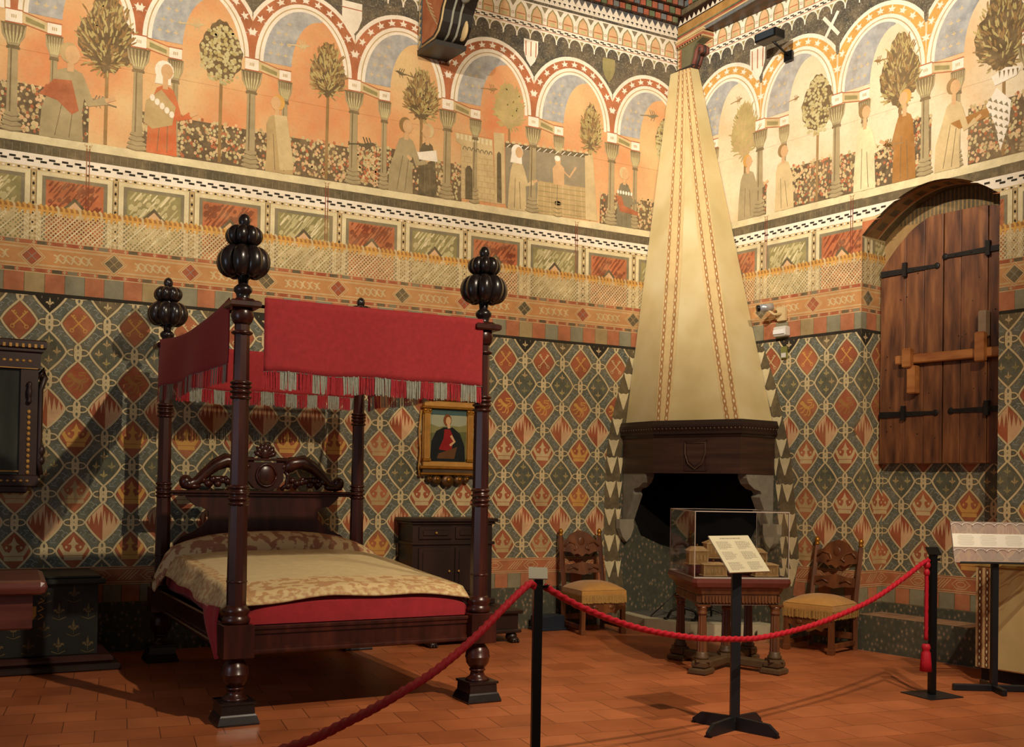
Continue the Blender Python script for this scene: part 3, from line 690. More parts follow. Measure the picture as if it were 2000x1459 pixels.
# pieces of the bands that reach over the crown of the arch
for i in range(20):
    (a, za), (b, zb) = arch[i], arch[i+1]
    for z0, z1, mt in ((3.70, 4.018, marr), (4.018, 4.05, tan2), (4.05, 4.155, white), (4.155, 4.238, darkp), (4.238, 4.2525, cream)):
        l0, l1 = max(z0, za), max(z0, zb)
        if l0 < z1 or l1 < z1: wr.add([WP(a, min(l0, z1), .0015), WP(b, min(l1, z1), .0015), WP(b, z1, .0015), WP(a, z1, .0015)], [(0, 1, 2, 3)], mt)
for i, u in row(UA+.05, UB-.1, .10):
    zz = 3.89+.30*(1-(2*((u+.04-UA)/(UB-UA))-1)**2)+.115*(u-UA)/(UB-UA)
    for du, z0 in ((0, 4.108), (.035, 4.085)):
        if zz < z0-.01: wr.add([WP(u+du, z0, .003), WP(u+du+.05, z0, .003), WP(u+du+.05, z0+.018, .003), WP(u+du, z0+.018, .003)], [(0, 1, 2, 3)], black)
USR = [.22+.94*k for k in range(7)]
arcade([-.72]+USR, .94, orR, None)
topbands(0, 6.2, .05)
def T3(x, y): return rw(1300+x/2.857, y/2.857)
hedge(.9, 1.25, 4.64, 5, 11); hedge(1.5, 2.05, 4.72, 5, 12); hedge(2.1, 2.75, 4.70, 5, 13); hedge(2.85, 3.1, 4.85, 5, 14); hedge(3.45, 4.1, 4.80, 5, 15); hedge(4.3, 6.2, 4.75, 5, 16)
for kind, w, h, f, cx, cy, sd in (('pale', .19, .30, T3, 445, 730, 1), ('dots', .2, .32, T3, 850, 590, 2), ('dark', .21, .36, T3, 1310, 400, 3), ('leafy', .26, .40, T3, 1890, 160, 4)):
    u, z = f(cx, cy); tree(u, 4.32, z, w, h, kind, 10, sd)
tree(5.0, 4.32, 5.3, .22, .3, 'leafy', 10, 3)
for x, w, h, robe, hair, ln, sc, d in ((460, .13, .66, colm, gold, 0, 1.1, 1), (665, .12, .66, tan2, bark, -.02, 1.15, 1), (1110, .12, .80, cream, bark, 0, 1.15, 1), (1330, .12, .82, goldd, gold, 0, 1.15, -1), (1570, .12, .78, tan2, bark, .06, 1.2, 1)):
    u, _ = T3(x, 1000); person(u, w, h, robe, hair, ln, sc, d, 14)
tp(T3, [(1790, 590), (1850, 490), (1930, 560), (1920, 680), (1870, 840), (1840, 700)], white, 16)
for i in range(6):
    for j in range(4): tp(T3, [(1800+j*30, 560+i*42+j*8), (1818+j*30, 545+i*42+j*8), (1826+j*30, 572+i*42+j*8)], grey, 17)
tp(T3, [(1590, 690), (1800, 600), (1850, 590), (1830, 640), (1640, 720)], goldd, 16); tp(T3, [(1820, 430), (1900, 375), (1990, 370), (1960, 420), (1880, 460), (1840, 480)], white, 16)
for k in range(5): tp(T3, [(1860+k*25, 400-k*5), (1872+k*25, 398-k*5), (1865+k*25, 440-k*6)], cold, 17)
for x, y, s, d in ((410, 560, .6, 1), (1190, 340, .6, -1), (1250, 810, .8, -1), (730, 550, .5, 1)): bird(*T3(x, y), s, bark, 16, d)
u, z = T3(515, 290); shield(u, z+.05, .10, .36, white, 12, 3)
u, z = T3(925, 145)
stroke([(u-.09, z+.11), (u+.09, z-.11)], .035, white, 12); stroke([(u+.08, z+.12), (u-.08, z-.12)], .035, white, 13)
for px in (1497, 1664):
    u, z = rw(px, 430)
    for s in (-.012, .012): stroke([(u+s, 4.29), (u+s*.8, 3.74)], .007, paint('cord_red', '7c3526'), 12)
    stroke([(u-.03, 4.30), (u, 4.25), (u+.03, 4.30)], .01, tan2, 13)
REG = [r1]
vair(1, [(1.24, 2.95), (1.38, 2.62), (1.53, 2.1), (1.62, 1.75), (1.68, 1.2), (1.73, .8), (1.68, .62), (1.58, .0)])
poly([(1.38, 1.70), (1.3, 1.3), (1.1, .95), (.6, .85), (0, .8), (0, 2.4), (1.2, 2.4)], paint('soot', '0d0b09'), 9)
# recess back, painted on with the same lattice
REG = [Reg(wr, -N2*ND, D2, N2, UA, UB, .33, 4.4)]
uc, _ = rw(1803, 984, -ND)
lattice(UA, UB, uc)
REG = [Reg(wr, -N2*ND, D2, N2, UA, UB, .33, 1.1)]; dado(UA, UB)
wr.build('wall_right', kind='structure')
# ------------------------------------------------------------------ ceiling, beams, brackets
darkwood = ramp_mat('old_dark_wood', 'wave', 2.2, [(.2, '2a1a12'), (.6, '3c2417'), (.9, '4c2e1c')], .45, stretch=(1, 1, 1))
beamred = paint('beam_red', '9c4a38', .3); beamblue = paint('beam_blue', '56626c', .3); beamgreen = paint('beam_green', '55664a', .3); ochre = paint('beam_ochre', 'a87a3c', .3)
cl = MB(); cl.box((-10, -11, 7.05), (4, .3, 7.3), darkwood)
for i in range(14): cl.box((-9.6, -.9-i*.75, 6.93), (3.5, -.75-i*.75, 7.05), darkwood)
cl.build('ceiling', kind='structure')
mo = MB()                                                               # painted moulding under the ceiling on the left wall
for k, (z0, z1, d) in enumerate(((6.67, 6.74, .05), (6.74, 6.82, .10), (6.82, 6.90, .15), (6.90, 7.05, .30))):
    mo.box((-9.4, -d, z0), (-.06, -.012, z1), darkwood)
    if k < 3:
        for i in range(118): mo.box((-9.4+i*.079, -d-.012, z0+.006), (-9.4+i*.079+.062, -d, z1-.006), (beamred, beamgreen, beamred, beamblue)[(i+k) % 4])
mo.build('trim_1', kind='structure')
def sideprof(name, x0, x1, prof, mt, parent, matb=None):
    """profile in (depth from the left wall, height), thickness in x"""
    b = MB(); n = len(prof)
    b.add([(x0, -d, z) for d, z in prof]+[(x1, -d, z) for d, z in prof], [tuple(range(n))[::-1], tuple(range(n, 2*n))]+[(i, (i+1) % n, n+(i+1) % n, n+i) for i in range(n)], mt)
    return b.build(name, mt, parent)
bm = empty('ceiling_beam', (-.05, 0, 6.45), label='painted wooden ceiling beam resting over the fireplace hood along the right wall', cat='beam')
b = MB(); b.prism([(0, -.02), (0, -8.2), (1.25, -8.2), (.04, -.02)][::-1], 0, .62, darkwood); b.build('beam_body', parent=bm)
b = MB()
for z0, z1, mt, d in ((.0, .035, beamblue, .010), (.035, .05, tan2, .016), (.05, .075, beamred, .012), (.075, .09, beamgreen, .02), (.09, .19, ochre, .008), (.30, .36, darkp, .02)): b.box((-d, -8.2, z0), (-.001, -.02, z1), mt)
for i in range(100): b.add([(-.012, -.03-i*.08, .20), (-.012, -.11-i*.08, .20), (-.012, -.07-i*.08, .26)], [(0, 1, 2)], white)
for i in range(120): b.box((-.03, -.03-i*.068, .37), (-.002, -.08-i*.068, .43), (beamred, beamgreen, beamblue)[i % 3])
b.build('painted_moulding', parent=bm)
bm2 = empty('ceiling_beam', (-3.22, 0, 6.30), label='painted ceiling beam over the large curved bracket on the left wall', cat='beam')
b = MB(); b.box((0, -8.2, .12), (.34, -.02, .75), darkwood); b.build('beam_body', parent=bm2)
b = MB()
for z0, z1, mt in ((.12, .15, beamblue), (.15, .17, tan2), (.17, .20, beamred), (.20, .30, ochre)): b.box((-.012, -8.2, z0), (-.001, -.02, z1), mt)
b.build('painted_moulding', parent=bm2)
br = empty('wall_bracket', (-3.2, 0, 5.73), label='large painted curved wooden bracket high on the left wall', cat='bracket')
P1 = [(.0, -.0), (.10, -.02), (.40, -.04), (.50, .0), (.56, .08), (.60, .18), (.68, .27), (.80, .34), (.92, .40), (.98, .5), (1.0, .68), (0, .68)]
def prof3(b, x0, x1, prof, mt, off=0):
    n = len(prof); b.add([(x0, -d, z) for d, z in prof]+[(x1, -d, z) for d, z in prof], [tuple(range(n))[::-1], tuple(range(n, 2*n))]+[(i, (i+1) % n, n+(i+1) % n, n+i) for i in range(n)], mt)
b = MB(); prof3(b, 0, .30, [(d+.014, z) for d, z in P1], mat('bracket_black', '26221f', .45)); b.build('bracket_body', parent=br)
b = MB()
prof3(b, -.004, 0, [(.10, .03), (.36, .02), (.44, .05), (.49, .12), (.53, .22), (.62, .32), (.74, .40), (.84, .46), (.10, .62)], redl)
prof3(b, -.006, 0, [(.02, 0), (.09, 0), (.09, .66), (.02, .66)], beamblue)
for i in range(9): prof3(b, -.010, -.006, [(.03, .02+i*.07), (.085, .055+i*.07), (.03, .09+i*.07)], tan2)
for i in range(6): b.tube([(-.006, -.12-.02*i, .60-.05*i), (-.006, -.2-.04*i, .40-.05*i), (-.006, -.32-.03*i, .30-.05*i+.03)], .004, 5, tan2)
b.tube([(-.008, -d-.01, z+.015) for d, z in P1[1:10]], .010, 6, tan2)
b.build('painted_side', parent=br)
b = MB(); 
for x in (.09, .17): b.tube([(x, -d-.014, z-.004) for d, z in P1[2:10]], .012, 6, teal2)
b.ell((.15, -.78, .26), (.035, .10, .05), teal2); b.ell((.24, -.52, .06), (.025, .10, .10), tan2)
b.build('carved_ribs', parent=br)
b = MB(); prof3(b, -.01, .31, [(-.0, -.05), (.44, -.09), (.45, -.05), (.0, -.0)], mat('bracket_black', '26221f')); b.build('bracket_foot', parent=br)
cb = empty('wall_bracket', (-.06, -.02, 6.0), label='small carved scroll bracket above the tip of the fireplace hood', cat='bracket')
b = MB(); prof3(b, 0, .10, [(.0, .14), (.0, .45), (.42, .45), (.44, .38), (.34, .36), (.28, .30), (.24, .16), (.20, .12)], mat('bracket_olive', '6a664a', .6))
prof3(b, -.02, .14, [(.0, .385), (.47, .385), (.47, .45), (.0, .45)], tan); prof3(b, -.024, .144, [(.0, .405), (.475, .405), (.475, .43), (.0, .43)], beamred); prof3(b, -.03, .15, [(.0, .45), (.49, .45), (.49, .47), (.0, .47)], tan2)
for i in range(10): prof3(b, -.028, -.02, [(.02+i*.045, .388), (.04+i*.045, .388), (.04+i*.045, .400), (.02+i*.045, .400)], black)
prof3(b, -.008, 0, [(.02, .14), (.075, .14), (.075, .37), (.02, .37)], redl)
for i in range(5): prof3(b, -.012, -.008, [(.025, .15+i*.045), (.07, .17+i*.045), (.025, .19+i*.045)], tan2)
b.build('bracket_body', parent=cb)
b = MB(); r1_, r2_ = mat('scroll_brown', '6a3a2e'), mat('scroll_dark', '33241e')
for k, x in enumerate((.015, .05, .085)):
    b.tube([(x, -.20, .11), (x, -.27, .13), (x, -.31, .20), (x, -.33, .27), (x, -.38, .31), (x, -.42, .28), (x, -.42, .235), (x, -.385, .225)], [.022, .026, .026, .026, .026, .024, .02, .014], 10, (r1_, r2_)[k % 2])
b.ell((.05, -.40, .26), (.07, .035, .04), r2_); b.build('carved_scroll', parent=cb)
b = MB(); prof3(b, -.02, .13, [(.0, .08), (.26, .10), (.30, .13), (.0, .15)], mat('bracket_black', '26221f')); b.build('bracket_foot', parent=cb)

# ------------------------------------------------------------------ fireplace
fp = empty('fireplace', (0, 0, 0), label='corner fireplace with tall tapering cream hood and dark wooden mantel beam', cat='fireplace')
def mpoly(e=0.):
    a = V((-.71-e, -.015, 0)); bb = V((-.71-e, -.58-e*.7, 0)); c = D2*(1.41+e)+N2*(.53+e*.7); d = D2*(1.41+e)+N2*.015
    return [a, bb, c, d]
hoodm = ramp_mat('hood_plaster', 'noise', 1.6, [(.3, 'bda873'), (.5, 'ccb986'), (.72, 'd8ca9e')], .85, bump=.08)
hood2 = paint('hood_stripe', 'd6bb84', .12)
def lerp(a, b, t): return a+(b-a)*t
B0 = mpoly(-.03); TP = [V((-.15, -.015, 0)), V((-.13, -.14, 0)), D2*.27+N2*.12, D2*.29+N2*.015]
HZ0, HZ1 = 2.16, 6.10
def hp(i, f, t, off=0.):
    """point on hood face i (0,1,2), fraction f across and t up"""
    p = lerp(lerp(B0[i], B0[i+1], f), lerp(TP[i], TP[i+1], f), t)
    n = (B0[i+1]-B0[i]).cross(V((0, 0, 1))).normalized()
    return V((p.x, p.y, HZ0+(HZ1-HZ0)*t))+n*off*-1*(-1)
h = MB()
NT = 24
for i in range(3): h.grid(lambda u, v, i=i: hp(i, u, v), 6, NT, hoodm, smooth=False)
h.grid(lambda u, v: hp(0, 0, v).lerp(hp(2, 1, v), u)+V((0, .0, 0)), 2, NT, hoodm, smooth=False)
h.build('chimney_hood', parent=fp, solid=0)
st = MB(); beads = (paint('bead_brown', 'a06f42', .2), cream)
def strip(i, f0, f1, g0, g1):
    """band on face i from fraction f (bottom) to g (top)"""
    for k in range(NT):
        t0, t1 = k/NT, (k+1)/NT
        q = [hp(i, lerp(f0, g0, t0), t0, .004), hp(i, lerp(f1, g1, t0), t0, .004), hp(i, lerp(f1, g1, t1), t1, .004), hp(i, lerp(f0, g0, t1), t1, .004)]
        st.add(q, [(0, 1, 2, 3)], hood2)
def beadrow(i, f, g, w0, w1, n=50):
    w0 *= 1.35; w1 *= 1.3
    for k in range(n*1):
        t = (k+.5)/n; c = hp(i, lerp(f, g, t), t, .007); r = (hp(i, .6, t)-hp(i, .4, t)).normalized(); up = (hp(i, lerp(f, g, t+.01), t+.01, .007)-c).normalized(); w = lerp(w0, w1, t); hh = (HZ1-HZ0)/n/2
        for s_, mt, o in ((1, beads[0], 0), (.62, beads[1], .002)):
            n_ = r.cross(up).normalized(); 
            if n_.dot(CAMP-c) < 0: n_ = -n_
            q = [c+n_*o+up*(a*hh*(1.0 if s_ == 1 else .62))+r*(b_*w*s_) for a, b_ in (((-1, -.7), (-1, .7), (-.4, 1), (.4, 1), (1, .7), (1, -.7), (.4, -1), (-.4, -1)) if s_ == 1 else ((-1, 0), (0, .9), (1, 0), (0, -.9)))]
            st.add(q, [tuple(range(len(q)))], mt)
strip(1, .0, .17, .0, .5); strip(1, .83, 1, .5, 1)
beadrow(1, .035, .06, .016, .009); beadrow(1, .135, .36, .016, .009); beadrow(1, .865, .64, .016, .009); beadrow(1, .965, .94, .016, .009)
st.build('painted_border', parent=fp)
man = ramp_mat('mantel_wood', 'noise', 3, [(.3, '2a1a14'), (.55, '3c261c'), (.8, '4e3326')], .45, stretch=(.5, .5, 7), detail=8)
b = MB(); mz = MB()
def poly_ring(mb, e0, e1, z0, z1, mt):
    o = mpoly(e0); i_ = [p*1 for p in mpoly(-.10)]; o2 = mpoly(e1)
    n = 4
    P = [V((p.x, p.y, z0)) for p in o]+[V((p.x, p.y, z1)) for p in o2]+[V((p.x, p.y, z0)) for p in i_]+[V((p.x, p.y, z1)) for p in i_]
    F = []
    for k in range(3): F += [(k, k+1, n+k+1, n+k), (n+k, n+k+1, 3*n+k+1, 3*n+k), (2*n+k, 2*n+k+1, k+1, k), (3*n+k, 3*n+k+1, 2*n+k+1, 2*n+k)]
    mb.add(P, F, mt)
poly_ring(b, 0, 0, 1.63, 2.0, man); b.build('mantel_beam', parent=fp)
for e0, e1, z0, z1 in ((.01, .02, 2.0, 2.03), (.035, .035, 2.03, 2.055), (.03, .045, 2.055, 2.10), (.05, .05, 2.10, 2.125), (.045, .03, 2.125, 2.17)): poly_ring(mz, e0, e1, z0, z1, mat('mantel_moulding', '2a1c17', .4))
for i in range(3):
    a, c = mpoly(.036)[i], mpoly(.036)[i+1]; L = (c-a).length; n = int(L/.045)
    for k in range(n): p = a.lerp(c, (k+.5)/n); mz.ell((p.x, p.y, 2.085), (.012, .012, .012), mat('mantel_carving', '55402f', .5), nu=6, nv=4)
mz.build('mantel_moulding', parent=fp)
mp_ = mpoly(); fc = mp_[1].lerp(mp_[2], .5); fd = (mp_[2]-mp_[1]).normalized(); fn = fd.cross(V((0, 0, 1))).normalized()
def fxy(x, o, z): p = fc+fd*x+fn*o; return (p.x, p.y, z)
b = MB()
def fprism(pts, o0, o1, mt):
    n = len(pts); b.add([fxy(x, o0, z) for x, z in pts]+[fxy(x, o1, z) for x, z in pts], [tuple(range(n))[::-1], tuple(range(n, 2*n))]+[(i, (i+1) % n, n+(i+1) % n, n+i) for i in range(n)], mt)
sh = [(-.115, 1.94), (.115, 1.94), (.115, 1.83), (.08, 1.73), (0, 1.67), (-.08, 1.73), (-.115, 1.83)]
for x0, x1, z0, z1 in ((-.125, .125, 1.95, 1.965), (-.125, .125, 1.655, 1.665), (-.125, -.115, 1.655, 1.965), (.115, .125, 1.655, 1.965)): fprism([(x0, z0), (x1, z0), (x1, z1), (x0, z1)], -.01, .012, man)
fprism(sh, -.01, .016, man); fprism([(x*.8, 1.82+(z-1.82)*.8) for x, z in sh], -.01, .026, man)
b.tube([fxy(x, .02, z) for x, z in sh+sh[:1]], .006, 6, mat('mantel_carving', '55402f'))
b.build('carved_shield', parent=fp, label='small shield carved in relief')
stone = mat('grey_stone', '7d7768', .8, var=.2, vs=14, bump=.15)
for side in (0, 1):
    prof = [(0, 1.12), (.06, 1.12), (.10, 1.20), (.21, 1.40), (.18, 1.43), (.20, 1.46), (.29, 1.48), (.37, 1.53), (.41, 1.59), (.41, 1.63), (0, 1.63)]
    b = MB(); th = .11
    def PT(d, z, t):
        if side == 0: return (-.70+t, -.012-d, z)
        p = D2*(1.40-t)+N2*(.012+d); return (p.x, p.y, z)
    n = len(prof); b.add([PT(d, z, 0) for d, z in prof]+[PT(d, z, th) for d, z in prof], [tuple(range(n))[::-1], tuple(range(n, 2*n))]+[(i, (i+1) % n, n+(i+1) % n, n+i) for i in range(n)], stone)
    b.build('stone_corbel', parent=fp)
    b = MB(); q = [(-.10, 1.13), (.10, 1.13), (.10, 1.03), (.06, .94), (0, .885), (-.06, .94), (-.10, 1.03)]
    def QT(x, z, o):
        if side == 0: return (-.69+x, -.02-o, z)
        p = D2*(1.42+x)+N2*(.02+o); return (p.x, p.y, z)
    n = len(q); b.add([QT(x, z, 0) for x, z in q]+[QT(x*.9, z, .06) for x, z in q], [tuple(range(n))[::-1], tuple(range(n, 2*n))]+[(i, (i+1) % n, n+(i+1) % n, n+i) for i in range(n)], mat('shield_stone', '8f8672' if side == 0 else '8a6f60', .8))
    b.build('stone_shield', parent=fp)
# raised hearth
hs = mat('hearth_stone', 'b5aa8c', .8, var=.15, vs=9, bump=.1); hd = mat('hearth_top', '5e5a52', .9, var=.2, vs=8)
a = V((-.74, -.02, 0)); hpts = [a, V((-.80, -.58, 0)), V((-.62, -1.12, 0)), V((-.17, -1.37, 0)), V((.16, -1.52, 0))+V((-.1, .1, 0)), D2*1.46+N2*.30, D2*1.46+N2*.02, V((.0, -.03, 0))]
b = MB(); P = [(p.x, p.y) for p in hpts][::-1]; b.prism(P, 0, .125, hs)
ins = [(x*.84+.01, y*.84-.02) for x, y in P]; b.prism(ins, .125, .128, hd); b.build('hearth', parent=fp)
# andirons
iron = mat('wrought_iron', '2a2724', .5, .6, var=.2)
def andiron(p, rot, lab):
    e = empty('andiron', p, rot, lab, 'andiron', 'andirons on the hearth')
    b = MB(); b.tube([(0, .16, 0.01), (0, .12, .09), (0, .04, .12), (0, 0, .13), (0, -.04, .12), (0, -.12, .09), (0, -.16, .01)], .014, 8, iron); b.ell((0, .17, .012), (.02, .03, .012), iron); b.ell((0, -.17, .012), (.02, .03, .012), iron); b.build('foot', parent=e)
    b = MB(); b.lathe([(.12, .018), (.2, .014), (.22, .024), (.25, .014), (.36, .012), (.38, .03), (.41, .035), (.44, .02), (.46, .008)], 12, iron); b.build('upright', parent=e)
    b = MB(); b.tube([(0, 0, .14), (.2, 0, .12), (.38, 0, .10), (.42, 0, .01)], .011, 8, iron); b.build('log_bar', parent=e)
    return e
A1 = andiron((-.52, -.86, .129), R(50), 'left black iron andiron on the hearth, beside the glass case table')
A2_ = dup(A1, (-.34, -1.08, .129), R(50), 'right black iron andiron on the hearth, behind the display table')
b = MB(); b.tube([(-.70, -.55, .14), (-.50, -.70, .38)], .006, 6, iron); b.tube([(-.50, -.70, .38), (-.47, -.72, .42), (-.45, -.70, .39)], .008, 6, iron)
b.build('fire_poker', label='thin iron poker leaning by the left andiron', cat='poker')

# ------------------------------------------------------------------ shuttered window
sw = ramp_mat('shutter_wood', 'noise', 7, [(.3, '3a2013'), (.43, '5f3820'), (.56, '754728'), (.72, '8e5c34')], .5, stretch=(2.2, 2.2, .35), bump=.3, detail=12)
sh_ = empty('wooden_shutter', WP(3.07, 1.745, -.32), RW, 'tall arched plank window shutter with iron straps and a wooden bar', 'shutter')
# local x along the wall, local y: away from the room is +? (D2 rotated by RW, left normal = D2 x up)
SY = -1 if (Matrix.Rotation(RW, 3, 'Z') @ V((0, 1, 0))).dot(N2) < 0 else 1   # sign of the room side
def top(x):                                                             # head of the shutter
    t = (x+.64)/1.29; return 2.27*(1) - (0.42*max(0, (.42-t)/.42)**1.7)+.0*t if t < .42 else 2.27-.10*max(0, (t-.75)/.25)**2
edges = [-.65, -.36, .005, .015+.40, .655]
leafs = [('shutter_leaf', -.65, -.003), ('shutter_leaf', .003, .655)]
planks = [[-.65, -.38, -.19, -.003], [.003, .17, .42, .655]]
for li, (nm, xa, xb) in enumerate(leafs):
    b = MB()
    for k in range(3):
        x0, x1 = planks[li][k]+.003, planks[li][k+1]-.003; n = 6
        pts = [(x0, 0), (x1, 0)]+[(x1+(x0-x1)*i/n, top(x1+(x0-x1)*i/n)) for i in range(n+1)]
        m_ = len(pts); y0, y1 = 0, SY*(.045+.004*((k*7+li) % 3))
        b.add([(x, y0, z) for x, z in pts]+[(x, y1, z) for x, z in pts], [tuple(range(m_))[::-1], tuple(range(m_, 2*m_))]+[(i, (i+1) % m_, m_+(i+1) % m_, m_+i) for i in range(m_)], sw)
    lf = b.build(nm, parent=sh_, bevel=.004)
    # strap hinges
    for z, x0, x1 in ((1.80 if li == 0 else 1.87, (-.64, .02)[li], (-.06, .645)[li]), (.46 if li == 0 else .47, (-.64, .09)[li], (-.06, .645)[li])):
        s = MB(); xo, xi = (x0, x1) if li == 0 else (x1, x0)
        s.add([(xo, SY*.056, z-.028), (xi, SY*.056, z-.016), (xi, SY*.056, z+.016), (xo, SY*.056, z+.028)]+[(xo, SY*.064, z-.028), (xi, SY*.064, z-.016), (xi, SY*.064, z+.016), (xo, SY*.064, z+.028)], [(0, 1, 2, 3), (4, 5, 6, 7), (0, 1, 5, 4), (1, 2, 6, 5), (2, 3, 7, 6), (3, 0, 4, 7)], iron)
        s.ell((xi, SY*.06, z), (.03, .006, .03), iron, nu=8, nv=5)
        hx = -.38 if li == 0 else .43; s.box((hx-.02, min(SY*.055, SY*.085), z-.055), (hx+.02, max(SY*.055, SY*.085), z+.075), iron)
        for q in range(4): s.ell((xo+(xi-xo)*(q+.5)/4.2, SY*.066, z), (.008, .006, .008), iron, nu=6, nv=4)
        s.build('strap_hinge', parent=lf)
    for q in range(14):
        s = MB(); s.ell((xa+.05+(xb-xa-.1)*random.random(), SY*.052, .15+1.7*random.random()), (.006, .004, .006), iron, nu=6, nv=4)
        s.build('nail_head', parent=lf)
barm = ramp_mat('shutter_bar_wood', 'noise', 6, [(.3, '8a4f26'), (.7, 'b87a40')], .5, stretch=(.5, 2, 2))
b = MB(); b.box((-.44, min(SY*.07, SY*.115), .92), (.66, max(SY*.07, SY*.115), 1.005), barm, bev=.01); b.build('crossbar', parent=sh_)
b = MB(); b.box((-.335, min(SY*.115, SY*.17), .88), (-.25, max(SY*.115, SY*.17), 1.06), barm, bev=.01)
b.box((-.30, min(SY*.06, SY*.14), .64), (-.22, max(SY*.06, SY*.14), .90), barm, T(0, 0, 0), bev=.01); b.build('wooden_latch', parent=sh_)
b = MB(); b.box((.37, min(SY*.115, SY*.17), .88), (.455, max(SY*.115, SY*.17), 1.14), barm, bev=.01); b.box((.38, min(SY*.06, SY*.13), 1.10), (.45, max(SY*.06, SY*.13), 1.33), mat('weathered_wood', '8a735a', .7), bev=.01); b.build('wooden_latch', parent=sh_)

# ------------------------------------------------------------------ four-poster bed
walnut = ramp_mat('polished_walnut', 'noise', 5, [(.3, '26100b'), (.55, '3c1a14'), (.8, '542719')], .28, stretch=(3, 3, .4))
blackw = mat('ebonised_wood', '1d1413', .3, var=.3, vs=20, coat=.3)
bed = empty('four_poster_bed', (0, 0, 0), label='dark walnut four-poster bed with melon-shaped finials and carved headboard', cat='bed')
PX = {'FL': (-5.618, -3.012), 'FR': (-3.947, -3.009), 'HL': (-5.622, -.57), 'HR': (-3.951, -.57)}
def post(x, y, dx, dy):
    M = T(x, y, 0)
    b = MB()
    b.lathe([(0, .125), (.012, .127), (.055, .112), (.065, .105)], 4, blackw, M); b.lathe([(.065, .103), (.12, .100), (.125, .110), (.14, .110)], 4, blackw, M)
    b.lathe([(.14, .085), (.155, .075), (.17, .052), (.20, .045), (.205, .056), (.215, .056), (.22, .05)], 24, walnut, M)
    b.lathe([(.22, .045), (.235, .062), (.26, .078), (.295, .084), (.297, .086), (.303, .086), (.305, .084), (.34, .080), (.37, .062), (.385, .05), (.40, .05)], 28, walnut, M)
    b.lathe([(.40, .09), (.405, .094), (.60, .094), (.605, .088)], 4, walnut, M)
    b.lathe([(.60, .07), (.615, .084), (.635, .088), (.65, .075), (.66, .072), (.675, .082), (.695, .084), (.71, .066), (.72, .063)], 28, walnut, M)
    b.lathe([(.71, .060), (.86, .061), (1.34, .056)], 8, walnut, M)
    b.lathe([(.858, .060), (.865, .066), (.872, .060)], 24, walnut, M)
    for z in (1.345, 1.375, 1.41, 1.445, 2.00, 2.035, 2.065, 2.09, 2.40): b.lathe([(z-.012, .055), (z-.004, .066), (z+.004, .066), (z+.012, .055)], 24, walnut, M)
    b.lathe([(1.33, .055), (1.46, .055)], 24, walnut, M); b.lathe([(1.45, .055), (2.0, .051)], 8, walnut, M); b.lathe([(1.99, .052), (2.10, .05)], 24, walnut, M); b.lathe([(2.09, .05), (2.46, .046)], 8, walnut, M)
    b.lathe([(2.45, .046), (2.47, .06), (2.50, .07), (2.53, .066), (2.55, .06)], 24, walnut, M)
    b.lathe([(2.55, .085), (2.56, .095), (2.585, .095), (2.595, .08)], 4, walnut, M); b.lathe([(2.595, .065), (2.61, .05)], 4, walnut, M)
    po = b.build('bed_post', parent=bed)
    f = MB()
    f.lathe([(2.60, .05), (2.62, .04), (2.64, .042), (2.655, .055), (2.675, .058), (2.69, .045), (2.70, .03), (2.75, .035), (2.93, .05), (3.03, .035), (3.06, .022)], 20, blackw, M)
    for zc, R0, rr, hh, n in ((2.838, .098, .063, .098, 8), (3.0, .068, .045, .062, 8)):
        for k in range(n):
            a = 2*pi*(k+.5)/n; P = []; F = []; nu, nv = 16, 12
            for j in range(nv+1):
                t = pi*j/nv
                for i in range(nu):
                    p_ = 2*pi*i/nu; rb = 1+.07*cos(8*p_)*sin(t)
                    lx = rr*sin(t)**.8*cos(p_)*rb; ly_ = rr*.86*sin(t)**.8*sin(p_)*rb; lz = -hh*cos(t)
                    Rr = R0+lx-.25*rr*(cos(t)**2)
                    P.append((Rr*cos(a)-ly_*sin(a), Rr*sin(a)+ly_*cos(a), zc+lz))
            for j in range(nv):
                for i in range(nu): F.append((j*nu+i, j*nu+(i+1) % nu, j*nu+nu+(i+1) % nu, j*nu+nu+i))
            f.add([M @ V(p) for p in P], F, blackw, True)
    f.lathe([(3.05, .02), (3.065, .03), (3.09, .038), (3.11, .036), (3.13, .024), (3.14, .008)], 12, blackw, M, smooth=True)
    f.build('finial', parent=po)
for k in ('FL', 'FR', 'HL', 'HR'): post(*PX[k], 0, 0)
b = MB()
def rail(b, p, q, z0, z1, th, mt):
    p, q = V(p+(0,)), V(q+(0,)); d = (q-p); L = d.length; M = Matrix.Translation(p) @ Matrix.Rotation(math.atan2(d.y, d.x), 4, 'Z')
    b.box((0, -th/2, z0), (L, th/2, z1), mt, M)
    b.box((0, -th/2-.018, z1-.03), (L, th/2+.018, z1), mt, M, .008); b.box((0, -th/2-.012, z1-.05), (L, th/2+.012, z1-.03), mt, M)
    b.box((0, -th/2-.02, z0), (L, th/2+.02, z0+.028), mt, M, .008); b.box((0, -th/2-.01, z0+.028), (L, th/2+.01, z0+.045), mt, M)
for nm, p, q in (('foot_rail', 'FL', 'FR'), ('side_rail', 'FL', 'HL'), ('side_rail', 'FR', 'HR'), ('head_rail', 'HL', 'HR')):
    b = MB(); rail(b, PX[p], PX[q], .415, .59, .05, walnut); b.build(nm, parent=bed)
b = MB()
for p, q in (('FL', 'FR'), ('FL', 'HL'), ('FR', 'HR'), ('HL', 'HR')): b.tube([(*PX[p], 2.575), (*PX[q], 2.575)], .011, 8, iron)
b.build('canopy_rods', parent=bed)
